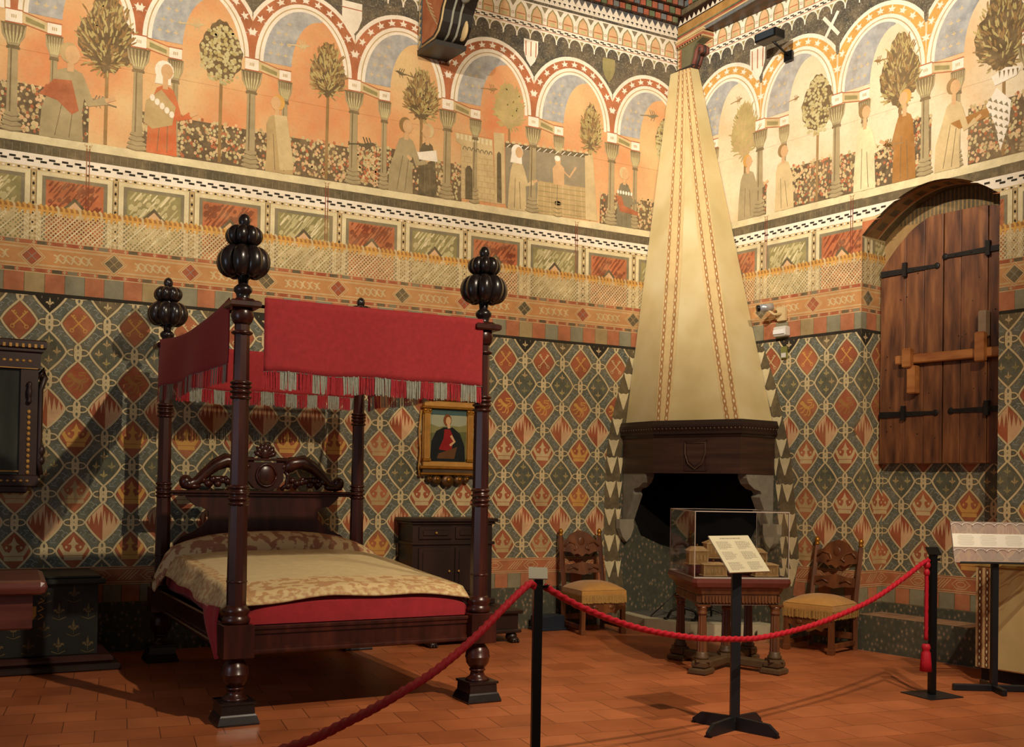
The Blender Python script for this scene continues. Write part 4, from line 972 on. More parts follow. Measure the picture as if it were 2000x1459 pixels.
# headboard
hb = MB(); cx = -4.785; hy = -.55
hpr = [(-.75, .60), (.75, .60), (.75, .95), (.69, 1.01), (.60, 1.05), (.52, 1.10), (.47, 1.16), (.47, 1.22), (.52, 1.255), (.57, 1.26), (.62, 1.30), (.66, 1.34), (.66, 1.37)]
hpr += [(-x, z) for x, z in hpr[2:][::-1]]
n = len(hpr); hb.add([(cx+x, hy-.02, z) for x, z in hpr]+[(cx+x, hy+.02, z) for x, z in hpr], [tuple(range(n)), tuple(range(n, 2*n))[::-1]]+[(i, (i+1) % n, n+(i+1) % n, n+i) for i in range(n)], walnut)
H = hb.build('headboard', parent=bed)
b = MB(); b.box((cx-.80, hy-.075, 1.372), (cx+.80, hy+.05, 1.395), walnut, bev=.006); b.box((cx-.77, hy-.05, 1.35), (cx+.77, hy+.04, 1.373), walnut, bev=.005); b.build('shelf', parent=H)
cr = MB()
for s in (-1, 1):                                                       # cornucopias
    pts = [(cx+s*x, hy, z) for x, z in ((.17, 1.58), (.24, 1.635), (.33, 1.65), (.42, 1.61), (.50, 1.54), (.57, 1.47), (.63, 1.44), (.67, 1.46))]
    cr.tube(pts, [.05, .06, .06, .052, .045, .04, .045, .052], 14, walnut, lob=(6, .10, 40))
    cr.ell((cx+s*.66, hy, 1.465), (.055, .05, .06), walnut); cr.ell((cx+s*.60, hy, 1.43), (.07, .045, .03), walnut)
    for i in range(9): cr.ell((cx+s*(.20+.04*i), hy-.01, 1.44+.05*abs(sin(i*1.3))), (.034, .03, .03), walnut, nu=8, nv=6)
    cr.tube([(cx+s*.26, hy, 1.42), (cx+s*.33, hy, 1.50), (cx+s*.42, hy, 1.50), (cx+s*.48, hy, 1.42)], .022, 8, walnut)
    cr.tube([(cx+s*.10, hy-.01, 1.66), (cx+s*.19, hy-.01, 1.665), (cx+s*.21, hy-.01, 1.60), (cx+s*.15, hy-.01, 1.57)], .024, 8, walnut)
q = [(-.15, 1.64), (.15, 1.64), (.17, 1.60), (.15, 1.55), (.15, 1.48), (.10, 1.42), (0, 1.395), (-.10, 1.42), (-.15, 1.48), (-.15, 1.55), (-.17, 1.60)]
n = len(q); cr.add([(cx+x, hy-.05, z) for x, z in q]+[(cx+x, hy+.03, z) for x, z in q], [tuple(range(n)), tuple(range(n, 2*n))[::-1]]+[(i, (i+1) % n, n+(i+1) % n, n+i) for i in range(n)], walnut)
cr.ell((cx, hy-.05, 1.53), (.085, .022, .095), walnut); cr.tube([(cx+.085*cos(t), hy-.062, 1.53+.095*sin(t)) for t in (2*pi*i/16 for i in range(17))], .010, 6, walnut)
for s in (-1, 1): cr.ell((cx+s*.155, hy-.03, 1.605), (.03, .03, .03), walnut); cr.tube([(cx+s*.14, hy-.02, 1.41), (cx+s*.19, hy-.02, 1.45), (cx+s*.20, hy-.02, 1.53), (cx+s*.17, hy-.02, 1.57)], .02, 8, walnut)
_ = (0); cr.box((cx-.18, hy-.04, 1.655), (cx+.18, hy+.03, 1.675), walnut, bev=.005)
for i in range(7):
    a = R(90+(i-3)*24); cr.tube([(cx+.02*cos(a), hy, 1.68+.02*sin(a)), (cx+.08*cos(a), hy-.015, 1.69+.09*sin(a)), (cx+.10*cos(a), hy, 1.69+.125*sin(a))], [.014, .024, .008], 8, walnut)
cr.ell((cx, hy, 1.72), (.05, .03, .06), walnut)
cr.build('carved_crest', parent=H)

red = mat('red_wool', '9a2428', .85, var=.14, vs=30, bump=.12, bs=160, sheen=.1)
redd = mat('red_blanket', '981e26', .85, var=.16, vs=9, bump=.15, bs=60, sheen=.1)
X0, X1, Y0, Y1 = -5.56, -4.0, -2.99, -.62
def mattop(x, y):
    fx = (x-X0)/(X1-X0); fy = (y-Y0)/(Y1-Y0)
    return .745+.125*min(1, max(0, fy)*1.25)**.8+.045*abs(sin(pi*max(0, min(1, fx))))**.6
b = MB()
def mf(u, v):
    # u runs around the section, v along the bed
    y = Y0+(Y1-Y0)*v; w = (X1-X0)/2; xc = (X0+X1)/2
    a = pi*u; e = .32
    x = xc-w*math.copysign(abs(cos(a))**e, cos(a)); zt_ = mattop(x, y); s_ = abs(sin(a))**.45
    ed = 1-.28*max(0, 1-v*14)**2
    return (x, y+.02*sin(u*pi*6)*0, .545+(zt_-.545)*s_*ed)
b.grid(mf, 40, 30, redd)
fr = [mf(i/40, 0) for i in range(41)]; b.add(fr+[(p[0], Y0-.005, .545) for p in fr], [(i, i+1, 42+i, 41+i) for i in range(40)], redd)
b.build('red_mattress', label='red covered mattress lying in the four-poster bed', cat='mattress')
b = MB()                                                                # corner of red blanket hanging over the side rail
b.grid(lambda u, v: (-5.70-.012*sin(v*3)-.010*sin(u*12), -2.93+.50*u*(1-.75*v)+.02*sin(v*5), .70-.31*v-.03*u), 10, 12, redd)
b.grid(lambda u, v: (-5.605-.01*v-.004*sin(u*40+v*3), -2.6+1.9*u, .76-.20*v-.02*sin(u*9)+.08*u), 40, 6, redd)
b.build('red_blanket', label='red blanket edge hanging over the left side rail of the bed', cat='blanket', solid=.004)
damask = ramp_mat('damask_border', 'noise', 15, [(.42, 'd8bf8c'), (.50, 'd8bf8c'), (.525, 'bd9264'), (.6, 'bd9264')], .8, detail=2.5, bump=.1)
cloth = mat('cream_coverlet', 'd3bf90', .85, var=.10, vs=14, bump=.12, bs=80)
fine = ramp_mat('fine_damask', 'noise', 26, [(.40, 'd6bf8e'), (.5, 'c9ac78'), (.6, 'b98f66')], .85, detail=3)
CX0, CX1, CY0, CY1 = -5.76, -3.90, -3.05, -1.02
def covf(u, v):
    x = CX0+(CX1-CX0)*u; y = CY0+(CY1-CY0)*v
    zt_ = mattop(min(max(x, X0+.02), X1-.02), y)+.014
    if x < -5.60:                                                       # hangs down on the left
        d = -5.60-x; x = -5.60-.07*min(1, d/.15)-.012*sin(y*11); zt_ -= d*(1.0+.0*v)+.012*sin(y*8)*d*4
    if x > -4.02: d = x+4.02; x = -4.02+.25*d; zt_ -= d*.9
    if y < -2.93: d = -2.93-y; zt_ -= d*.45+.010*sin(x*9); y = -2.93-min(d, .08)
    return (x, y, zt_+.004*sin(x*7+y*5))
b = MB(); b.grid(covf, 60, 60, None, mfn=lambda u, v: (fine if (u < .14 or u > .93) else (damask if .05 < v < .24 else (fine if v <= .05 else cloth))) if v < .34 or u < .14 or u > .93 else cloth)
b.build('coverlet', label='cream coverlet with brown patterned border spread over the bed', cat='coverlet', solid=.006)
b = MB()
def bol(u, v):
    x = -5.74+1.84*u; a = 2*pi*v; e = 1-.55*abs(2*u-1)**5
    zz = .945-.13*abs(2*u-1)**2.5
    return (x, -.90+.20*e*cos(a), zz+.0+.125*e*sin(a)-.16*max(0, (.06-u)/.06)**1)
b.grid(bol, 40, 18, ramp_mat('bolster_damask', 'noise', 13, [(.44, 'd2ba8a'), (.49, 'd2ba8a'), (.52, 'a8785a'), (.62, 'a06e50')], .8, detail=2, bump=.1)); b.build('bolster', label='long patterned bolster pillow against the headboard of the bed', cat='pillow')
# valances
fg, frd = mat('fringe_grey', '8c8e80', .9, var=.2, vs=40), mat('fringe_red', '97222a', .9, var=.2, vs=40)
def valance(p, q, zt, zb, sag, lab, out, waves=3, blk=.105, ph=0):
    p, q = V(p), V(q); L = (q-p).length; d = (q-p)/L; n = V((d.y, -d.x, 0))*out
    e = empty('canopy_valance', (p.x, p.y, 0), 0, lab, 'valance', 'red valances of the bed canopy')
    def pt(s, z):                                                       # z from 0 top to 1 bottom of the cloth
        t = s/L; wob = .014*sin(t*waves*2*pi+ph)*(.25+z)+.008*sin(t*waves*5.3+z*2)*z
        return d*s+n*(.03+wob)
    b = MB(); tz = lambda t: zt-sag*sin(pi*t)
    b.grid(lambda u, v: (lambda P: (P.x, P.y, tz(u)+(zb+.005*sin(u*17)-tz(u))*v))(pt(u*L, v)), 60, 12, red)
    b.build('cloth', parent=e, solid=.005)
    f = MB(); s = 0; rn = random.Random(4)
    while s < L-.004:
        mt = fg if int(s/blk) % 2 else frd; P = pt(s, 1); z = zb+.005*sin(s/L*17)
        dx = rn.uniform(-.006, .006); ln = .115+rn.uniform(-.008, .006); o = rn.uniform(-.004, .006)
        a = P+n*o; c = d*.0045
        f.add([(*(a-c).xy, z+.004), (*(a+c).xy, z+.004), (*(a+c*.8+d*dx+n*.004).xy, z-ln), (*(a-c*.8+d*dx+n*.004).xy, z-ln)], [(0, 1, 2, 3)], mt)
        s += .0062
    f.grid(lambda u, v: (lambda P: (P.x+n.x*.003, P.y+n.y*.003, zb+.005*sin(u*17)-.004+.022*v))(pt(u*L, 1)), 60, 1, fg)
    f.build('fringe', parent=e)
    return e
valance((-5.50, -3.05, 0), (-3.985, -3.05, 0), 2.62, 2.165, -.0, 'red fringed valance across the foot of the bed canopy', 1, 2)
valance((-5.655, -.62, 0), (-5.655, -2.96, 0), 2.62, 2.22, .07, 'red fringed valance along the left side of the bed canopy', 1, 2, .14)
valance((-3.92, -2.96, 0), (-3.92, -.62, 0), 2.60, 2.235, .02, 'red fringed valance along the right side of the bed canopy', 1, 2, .14)
valance((-5.55, -.60, 0), (-4.02, -.60, 0), 2.60, 2.235, .02, 'red fringed valance at the head of the bed canopy, seen from inside', 1, 2, .10)
# ------------------------------------------------------------------ small furniture along the left wall
darkoak = ramp_mat('dark_oak', 'noise', 5, [(.3, '1a110d'), (.6, '2a1a13'), (.8, '3a241a')], .4, stretch=(1, 1, .3))
gilt = mat('gilding', 'b07a2c', .38, .75, var=.25, vs=12); gilt2 = mat('gilt_gesso', 'bb8a42', .5, .25, var=.2, vs=10)
cab = empty('kneeler_cabinet', (-2.9, -.02, 0), label='dark oak kneeler cabinet with stepped base against the wall behind the bed', cat='cabinet')
b = MB(); b.box((-.42, -.35, .32), (.42, 0, 1.12), darkoak)
b.box((-.46, -.40, 1.12), (.46, 0, 1.155), darkoak, bev=.008); b.box((-.44, -.375, 1.095), (.44, 0, 1.12), darkoak, bev=.006); b.box((-.44, -.37, .90), (.44, 0, .93), darkoak, bev=.006)
b.box((-.45, -.38, .32), (.45, 0, .38), darkoak, bev=.01)
b.build('cabinet_body', parent=cab)
for x0, x1, z0, z1, nm in ((-.36, -.02, .95, 1.08, 'drawer'), (.02, .36, .95, 1.08, 'drawer'), (-.36, -.02, .42, .88, 'door'), (.02, .36, .42, .88, 'door')):
    b = MB(); b.box((x0, -.365, z0), (x1, -.345, z1), darkoak, bev=.008); b.box((x0+.04, -.375, z0+.035), (x1-.04, -.36, z1-.035), darkoak, bev=.008); d = b.build(nm, parent=cab)
    b = MB(); b.ell(((x0+x1)/2 if nm == 'drawer' else (x1-.03 if x0 < 0 else x0+.03), -.382, (z0+z1)/2), (.012, .012, .012), gilt2, nu=8, nv=6); b.build('knob', parent=d)
b = MB(); b.box((-.44, -.76, .12), (.50, 0, .27), darkoak, bev=.006); b.box((-.47, -.80, .27), (.53, 0, .31), darkoak, bev=.01); b.box((-.46, -.79, .09), (.52, 0, .125), darkoak, bev=.008); b.build('step_base', parent=cab)
for x, y in ((-.39, -.72), (.45, -.72), (-.39, -.08), (.45, -.08)):
    b = MB(); b.ell((x, y, .05), (.055, .06, .05), darkoak); b.ell((x, y-.05, .028), (.05, .045, .028), darkoak)
    for k in (-1, 0, 1): b.ell((x+k*.028, y-.085, .016), (.014, .025, .016), darkoak, nu=8, nv=6)
    b.build('paw_foot', parent=cab)
b = MB(); b.box((-.15, -.09, .02), (.15, .09, .15), mat('blue_black', '1c2430', .45), bev=.01); b.box((-.17, -.11, 0), (.17, .11, .03), mat('blue_black', '1c2430'), bev=.006); b.box((-.13, -.07, .15), (.13, .07, .156), mat('vent_grey', '2c3238', .5))
b.build('humidifier', loc=(-1.71, -.16, 0), label='small dark blue box standing on the floor beside the left chair', cat='box')

ch = empty('painted_chest', (-7.0, -.04, 0), label='dark green chest painted with gold lilies standing under the framed dark glass', cat='chest')
chm = mat('chest_green_black', '10140f', .5, var=.3, vs=8)
b = MB(); b.box((-.95, -.71, .12), (.87, 0, .66), chm); B1 = b.build('chest_body', parent=ch)
b = MB(); lily = paint('lily_gold', '37331f', .3)
REG = [Reg(b, (0, -.7105, 0), (1, 0, 0), (0, -1, 0), -.93, .85, .13, .65)]
for i in range(9):
    for j in range(4):
        u = -.88+i*.21+.105*(j % 2)
        if not (-.1 < u-.38 < .12 and j == 2): fleur(u, .20+j*.13, .11, lily, 1); 
        stroke([(u-.05, .15+j*.13), (u, .13+j*.13), (u+.05, .15+j*.13)], .006, lily, 1)
q = [(.38-.05, .50), (.38+.05, .50), (.38+.05, .43), (.38, .37), (.38-.05, .43)]
b2_ = paint('crest_gold', 'a8762c'); poly(q, b2_, 3)
for k in range(-1, 2, 2):
    for z in (.40, .46, .52): stroke([(.38+k*.06, z), (.38+k*.10, z+.02), (.38+k*.075, z+.04)], .008, b2_, 2)
elps(.38, .53, .02, .02, b2_, 3)
b.build('painted_lilies', parent=B1)
b = MB(); b.box((-1.0, -.76, .66), (.92, 0, .705), mat('chest_lid', '20251f', .55, var=.3), bev=.012); b.box((-.97, -.73, .705), (.89, 0, .725), mat('chest_lid', '20251f'), bev=.008); b.build('lid', parent=ch)
b = MB(); b.box((-1.1, -.84, 0), (1.03, 0, .055), darkoak, bev=.012); b.box((-1.05, -.80, .055), (.98, 0, .115), mat('chest_plinth', '3a1f1c', .35), bev=.02); b.build('plinth', parent=ch)

tb = empty('side_table', (-7.31, -2.15, 0), R(-3), 'reddish brown table with rounded edge, cut off at the left side', 'table')
tw = ramp_mat('table_wood_red', 'noise', 5, [(.3, '4a2420'), (.7, '6e3a2e')], .3, stretch=(.5, 3, 3))
b = MB(); b.box((-.8, -.42, .775), (.68, .42, .865), tw); b.build('tabletop', parent=tb, bevel=.04)
b = MB(); b.box((-.72, -.33, .56), (.60, .33, .80), tw, bev=.01); b.build('apron', parent=tb)
for x in (-.65, .05):
    for y in (-.25, .25):
        b = MB(); b.lathe([(0, .05), (.05, .05), (.08, .03), (.3, .045), (.5, .03), (.58, .045)], 14, tw, T(x, y, 0)); b.build('leg', parent=tb)

mr = empty('framed_dark_glass', (-7.11, -.02, 1.40), label='dark glass in a carved brown and gold frame hanging over the painted chest', cat='frame')
fw_ = mat('frame_wood', '35201a', .4, var=.3)
b = MB(); W2 = .42
for s in (-1, 1): b.box((s*.50-.065, -.05, .06), (s*.50+.065, 0, 1.06), fw_, bev=.008)
b.box((-.58, -.06, 0), (.58, 0, .10), fw_, bev=.01); b.box((-.58, -.06, .96), (.58, 0, 1.10), fw_, bev=.006); b.box((-.62, -.10, 1.13), (.62, 0, 1.20), fw_, bev=.01); b.box((-.60, -.08, 1.10), (.60, 0, 1.14), fw_, bev=.008)
for s in (-1, 1):
    b.tube([(s*.565, -.03, .90), (s*.61, -.03, .97), (s*.62, -.03, .90), (s*.585, -.03, .80), (s*.585, -.03, .2), (s*.60, -.03, .1)], .022, 8, fw_)
    b.ell((s*.60, -.03, .30), (.03, .03, .05), fw_); b.ell((s*.60, -.03, .22), (.03, .03, .04), fw_)
b.box((-.5, -.05, -.05), (.5, 0, .01), fw_, bev=.01)
FRM = b.build('carved_frame', parent=mr)
for s in (-1, 1):
    b = MB(); b.lathe([(.0, .012), (.02, .02), (.04, .012), (.06, .018), (.10, .022), (.14, .014), (.16, .02), (.18, .012)], 12, fw_, T(s*.50, -.075, .68))
    for i in range(12): b.ell((s*.50, -.056, .12+i*.045), (.016, .008, .018), gilt2, nu=8, nv=5)
    b.build('gilt_column', parent=FRM)
b = MB()
for i in range(26): b.box((-.59+i*.0465, -.106, 1.135), (-.59+i*.0465+.02, -.098, 1.165), gilt2)
for i in range(22): b.ell((-.5+i*.0475, -.062, 1.03), (.016, .006, .012), gilt2, nu=8, nv=5)
b.box((-.56, -.065, .965), (.56, -.058, .972), gilt2); b.build('gilt_beading', parent=FRM, label='upper gilt beading')
b = MB()
for i in range(22): b.ell((-.5+i*.0475, -.062, .05), (.014, .006, .01), gilt2, nu=8, nv=5)
b.box((-.44, -.04, .12), (.44, -.03, .135), gilt2, bev=.003); b.build('gilt_beading', parent=FRM, label='lower gilt beading')
b = MB(); b.add([(-.44, -.018, .10), (.44, -.018, .10), (.44, -.018, .97), (-.44, -.018, .97)], [(0, 1, 2, 3)], ramp_mat('dark_glass', 'noise', 2.5, [(.3, '20221c'), (.6, '33362c'), (.8, '4a4a3e')], .25, stretch=(3, 1, .6)))
REG = [Reg(b, (0, -.0185, 0), (1, 0, 0), (0, -1, 0), -.44, .44, .10, .97)]
gg = paint('reflected_grey', '8f8874', .2); poly([(.18, .10), (.30, .10), (.29, .24), (.27, .26), (.29, .34), (.26, .42), (.21, .42), (.19, .34), (.2, .24)], gg, 1); elps(.24, .455, .028, .035, paint('reflected_brown', '4a3a2c'), 2)  # reflected figure and streak, painted onto the dark glass
rect(.13, .20, .24, .97, paint('reflected_streak', '55554a', .3), 1)
b.build('glass_panel', parent=mr)

pt_ = empty('framed_painting', (-2.82, -.02, 1.60), label='small painting in a gilded tabernacle frame hanging above the kneeler cabinet', cat='painting')
b = MB(); b.box((-.27, -.04, .0), (.27, 0, .10), gilt2, bev=.006); b.box((-.31, -.07, .025), (.31, 0, .055), gilt, bev=.008); b.box((-.30, -.06, -.035), (.30, 0, -.01), gilt, bev=.008); b.box((-.28, -.05, -.01), (.28, 0, .025), mat('frame_dark_band', '4a3a24', .5))
b.box((-.27, -.05, .64), (.27, 0, .70), gilt2, bev=.004); b.box((-.31, -.075, .70), (.31, 0, .73), gilt, bev=.008); b.box((-.29, -.06, .62), (.29, 0, .64), gilt, bev=.004)
b.box((-.27, -.02, .1), (.27, 0, .64), gilt2); b.build('gilded_frame', parent=pt_)
for s in (-1, 1):
    b = MB(); b.box((s*.235-.03, -.05, .10), (s*.235+.03, -.02, .62), gilt2, bev=.004); b.box((s*.235-.04, -.055, .10), (s*.235+.04, -.02, .13), gilt, bev=.004); b.box((s*.235-.04, -.055, .565), (s*.235+.04, -.02, .62), gilt, bev=.008)
    for k in (-1, 1): b.ell((s*.235+k*.025, -.058, .60), (.014, .008, .014), gilt)
    for k in range(4): b.box((s*.235-.02+k*.0125, -.053, .14), (s*.235-.016+k*.0125, -.05, .56), gilt)
    b.build('pilaster', parent=pt_)
b = MB()
for x, r in ((-.2, .03), (-.12, .045), (0, .06), (.12, .045), (.2, .03)): b.ell((x, -.03, -.06-r*.5), (r*1.2, .025, r), mat('carved_bronze', '5a3d1c', .4, .4)); b.ell((x, -.05, -.05-r*.5), (r*.4, .02, r*.4), gilt)
for s in (-1, 1): b.tube([(s*.29, -.02, .6), (s*.31, -.02, .4), (s*.295, -.02, .2), (s*.31, -.02, .05), (s*.30, -.02, -.05)], .010, 6, gilt2)
b.build('carved_pendant', parent=pt_)
b = MB(); b.add([(-.2, -.022, .10), (.2, -.022, .10), (.2, -.022, .62), (-.2, -.022, .62)], [(0, 1, 2, 3)], ramp_mat('panel_sky', 'noise', 1, [(.4, 'a8a47c'), (.6, '8f9a86')], .5))
REG = [Reg(b, (0, -.0225, 0), (1, 0, 0), (0, -1, 0), -.2, .2, .10, .62)]
rect(-.2, .2, .10, .44, paint('picture_green', '5a5f3a'), 1); poly([(-.2, .47), (-.1, .44), (0, .46), (.12, .45), (.2, .47), (.2, .40), (-.2, .38)], paint('picture_hill', '7c7a4c'), 2)
rect(-.2, .2, .56, .62, paint('picture_sky', '3f5c5c'), 1)
poly([(-.19, .10), (.19, .10), (.18, .26), (.13, .38), (.05, .44), (-.05, .44), (-.13, .40), (-.18, .30)], paint('picture_navy', '14191c'), 3)
poly([(-.10, .22), (.04, .20), (.06, .34), (.02, .42), (-.04, .42), (-.05, .33)], paint('picture_crimson', '8a1a1c'), 4); poly([(-.12, .13), (.07, .13), (.10, .25), (.02, .22), (-.1, .18)], paint('picture_umber', '5a3a22'), 5)
elps(-.01, .51, .045, .06, paint('picture_hair', '7a4220'), 4); elps(.0, .505, .028, .04, skin, 5); stroke([(0, .47), (.01, .43)], .03, skin, 5); stroke([(.03, .36), (.07, .30), (.02, .26)], .025, skin, 6)
b.build('painted_panel', parent=pt_, label='painted panel of a seated robed figure in dark blue and red before a landscape')

# ------------------------------------------------------------------ two chairs
cw = ramp_mat('chair_wood', 'noise', 6, [(.3, '4a2816'), (.6, '6e4021'), (.8, '875328')], .4, stretch=(2, 2, .4))
velvet = mat('gold_velvet', 'b8853f', .8, var=.16, vs=9, bump=.25, bs=50, sheen=.3); frg = mat('gold_fringe', 'ae8546', .8, var=.25, vs=60)
def make_chair(loc, rot, lab):
    """front is local -y"""
    e = empty('side_chair', loc, rot, lab, 'chair', 'carved chairs with gold velvet seats beside the fireplace')
    W, Dp = .225, .22
    for sx in (-1, 1):
        b = MB(); b.box((sx*W-.022, -Dp-.022, 0), (sx*W+.022, -Dp+.022, .42), cw, bev=.004); b.box((sx*W-.028, -Dp-.028, 0), (sx*W+.028, -Dp+.028, .05), cw, bev=.004); b.build('leg', parent=e)
        b = MB(); b.tube([(sx*W, Dp, .0), (sx*W, Dp, .45)], .03, 4, cw, smooth=False); b.tube([(sx*W, Dp, .44), (sx*W, Dp+.10, .95)], .028, 4, cw, smooth=False); b.build('leg', parent=e, label='rear leg running up into the back post')
        b = MB(); b.lathe([(0, .02), (.01, .026), (.02, .016), (.035, .022), (.05, .026), (.065, .02), (.08, .008)], 12, gilt, T(sx*W, Dp+.103, .955)); b.build('finial', parent=e)
        b = MB(); b.box((sx*W-.014, -Dp, .05), (sx*W+.014, Dp, .095), cw, bev=.004); b.build('stretcher', parent=e)
    b = MB(); q = [(-W, .34), (W, .34), (W, .25), (.16, .235), (.14, .20), (.08, .22), (0, .185), (-.08, .22), (-.14, .20), (-.16, .235), (-W, .25)]
    n = len(q)
    for y in (-Dp-.005,): b.add([(x, y-.012, z) for x, z in q]+[(x, y+.012, z) for x, z in q], [tuple(range(n)), tuple(range(n, 2*n))[::-1]]+[(i, (i+1) % n, n+(i+1) % n, n+i) for i in range(n)], cw)
    for k in (-1, 1): b.ell((k*.09, -Dp-.018, .27), (.03, .008, .022), cw)
    b.build('carved_stretcher', parent=e)
    b = MB(); b.box((-W, Dp-.012, .10), (W, Dp+.012, .16), cw, bev=.004); b.build('stretcher', parent=e)
    def yb(z): return Dp+.10*(z-.44)/.51
    def board(pts, nm, th=.014):
        b = MB(); n = len(pts); b.add([(x, yb(z)-th, z) for x, z in pts]+[(x, yb(z)+th, z) for x, z in pts], [tuple(range(n)), tuple(range(n, 2*n))[::-1]]+[(i, (i+1) % n, n+(i+1) % n, n+i) for i in range(n)], cw); return b
    pts = [(-W, .80), (-.13, .79), (-.09, .765), (-.05, .775), (0, .745), (.05, .775), (.09, .765), (.13, .79), (W, .80), (W, .90), (.15, .925), (.11, .975), (.05, 1.0), (0, 1.015), (-.05, 1.0), (-.11, .975), (-.15, .925), (-W, .90)]
    b = board(pts, 'crest')
    for k in (-1, 1): b.tube([(k*.20, yb(.86)-.018, .85), (k*.15, yb(.9)-.018, .90), (k*.08, yb(.9)-.018, .88), (k*.05, yb(.84)-.018, .83), (k*.09, yb(.82)-.018, .81)], .012, 6, cw)
    b.ell((0, yb(.9)-.016, .90), (.04, .012, .05), cw); b.build('crest_rail', parent=e)
    b = board([(-W, .58), (-.1, .575), (0, .555), (.1, .575), (W, .58), (W, .66), (.12, .665), (0, .69), (-.12, .665), (-W, .66)], 'mid')
    for k in (-1, 1): b.tube([(k*.18, yb(.62)-.018, .61), (k*.12, yb(.62)-.018, .64), (k*.06, yb(.62)-.018, .61)], .010, 6, cw)
    b.build('back_rail', parent=e)
    b = MB()
    def seat(u, v):
        x = (u-.5)*2; y = (v-.5)*2; s = max(abs(x), abs(y)); r = 1-max(0, s-.75)/.25
        hgt = .450+.07*(1-abs(x)**3)*(1-abs(y)**3)
        return (x*.25, -.005+y*.245, hgt if s < .99 else .44)
    b.grid(seat, 20, 20, velvet); b.box((-.25, -.25, .375), (.25, .24, .442), velvet, bev=.01); b.build('seat', parent=e)
    f = MB(); rn = random.Random(2)
    for (x0, y0, x1, y1) in ((-.253, -.254, .253, -.254), (-.254, .24, -.254, -.254), (.254, -.254, .254, .24)):
        L = math.hypot(x1-x0, y1-y0); n = int(L/.0075)
        for i in range(n):
            t0, t1 = i/n, (i+.9)/n; zb = .312+rn.uniform(-.006, .006); o = rn.uniform(-.002, .002)
            f.add([(x0+(x1-x0)*t0+o, y0+(y1-y0)*t0+o, .395), (x0+(x1-x0)*t1+o, y0+(y1-y0)*t1+o, .395), (x0+(x1-x0)*t1+o, y0+(y1-y0)*t1+o, zb), (x0+(x1-x0)*t0+o, y0+(y1-y0)*t0+o, zb)], [(0, 1, 2, 3)], frg)
    f.build('seat_fringe', parent=e)
    return e
c1 = make_chair((-1.33, -.42, 0), R(-6), 'carved chair with gold velvet seat left of the fireplace')
c2 = dup(c1, (-.0, -2.26, 0), RW+R(8), 'carved chair with gold velvet seat right of the fireplace')

# ------------------------------------------------------------------ display table and glass case
TC = (-1.434, -2.626); TR = R(-23)
dt = empty('display_table', (*TC, 0), TR, 'square walnut table on columns carrying the glass case', 'table')
dw = ramp_mat('table_wood', 'noise', 6, [(.3, '4a2a18'), (.6, '6a4226'), (.85, '80552f')], .35, stretch=(3, 3, .3)); dtop = mat('table_top_red', '5e2a20', .3, var=.2, vs=5, coat=.2); dbase = mat('table_base', '54402a', .45, var=.25, vs=9)
b = MB()
def octo(hw, hd, c): return [(-hw+c, -hd), (hw-c, -hd), (hw, -hd+c), (hw, hd-c), (hw-c, hd), (-hw+c, hd), (-hw, hd-c), (-hw, -hd+c)]
for z0, z1, a, a2 in ((.735, .765, .435, .43), (.70, .735, .42, .435), (.69, .70, .40, .42), (.64, .69, .37, .39), (.565, .64, .36, .36), (.55, .565, .35, .345)):
    b.prism(octo(a*.93, a, .03), z0, z1, dtop if z0 > .68 else dw, pts2=octo(a2*.93, a2, .03))
b.build('tabletop', parent=dt)
b = MB()
for s in (-1, 1):
    b = MB()
    for i in range(24): x = -.31+i*.027; b.box((x, s*.364-.008, .575), (x+.014, s*.364+.008, .625), dw)
    b.build('carved_frieze', parent=dt); b = MB()
    for i in range(26): y = -.33+i*.0262; b.box((s*.338-.008, y, .575), (s*.338+.008, y+.014, .625), dw)
    b.build('carved_frieze', parent=dt)
for x, y in ((-.30, -.34), (.30, -.34), (-.30, .34), (.30, .34), (0, 0)):
    b = MB(); M = T(x, y, 0)
    b.lathe([(.10, .06), (.12, .06)], 4, dbase, M); b.lathe([(.12, .055), (.14, .058), (.155, .045), (.17, .047), (.18, .036)], 20, dbase, M)
    N = 20; P = []; F = []
    for j, z in enumerate((.17, .48)):
        for i in range(N): a = 2*pi*i/N; r = (.040, .033)[j]*(1 if i % 2 else .84); P.append((r*cos(a), r*sin(a), z))
    for i in range(N): F.append((i, (i+1) % N, N+(i+1) % N, N+i))
    b.add([M @ V(p) for p in P], F, dw); b.lathe([(.475, .036), (.49, .042), (.50, .035), (.52, .04), (.54, .052)], 20, dw, M); b.lathe([(.54, .05), (.555, .055)], 4, dw, M)
    b.build('column_leg', parent=dt)
b = MB()
for s in (-1, 1):
    a = math.atan2(.34*s, .30); L = math.hypot(.34, .30); M = T(0, 0, 0, a)
    b.box((-L-.03, -.045, .03), (L+.03, .045, .10), dbase, M, .012); 
    for k in (-1, 1): b.box((k*L-.085, -.075, 0), (k*L+.085, .075, .05), dbase, M, .012); b.box((k*L-.065, -.06, .05), (k*L+.065, .06, .105), dbase, M, .012)
b.build('cross_base', parent=dt)
gm = mat('clear_acrylic', 'ffffff', .02, var=0, trans=1, ior=1.12, spec=.5)
ge = mat('acrylic_edge', 'a99a8e', .25, var=0, spec=.6)
gc = empty('glass_case', (*TC, .767), TR, 'clear glass case on the display table covering the small caskets', 'display case')
X, Y, ZC = .385, .40, .53
def pane(x0, y0, z0, x1, y1, z1, nm='glass_pane'): MB().box((x0, y0, z0), (x1, y1, z1), gm).build(nm, gm, parent=gc)
g = MB().box((0, 0, 0), (0, 0, 0), gm)
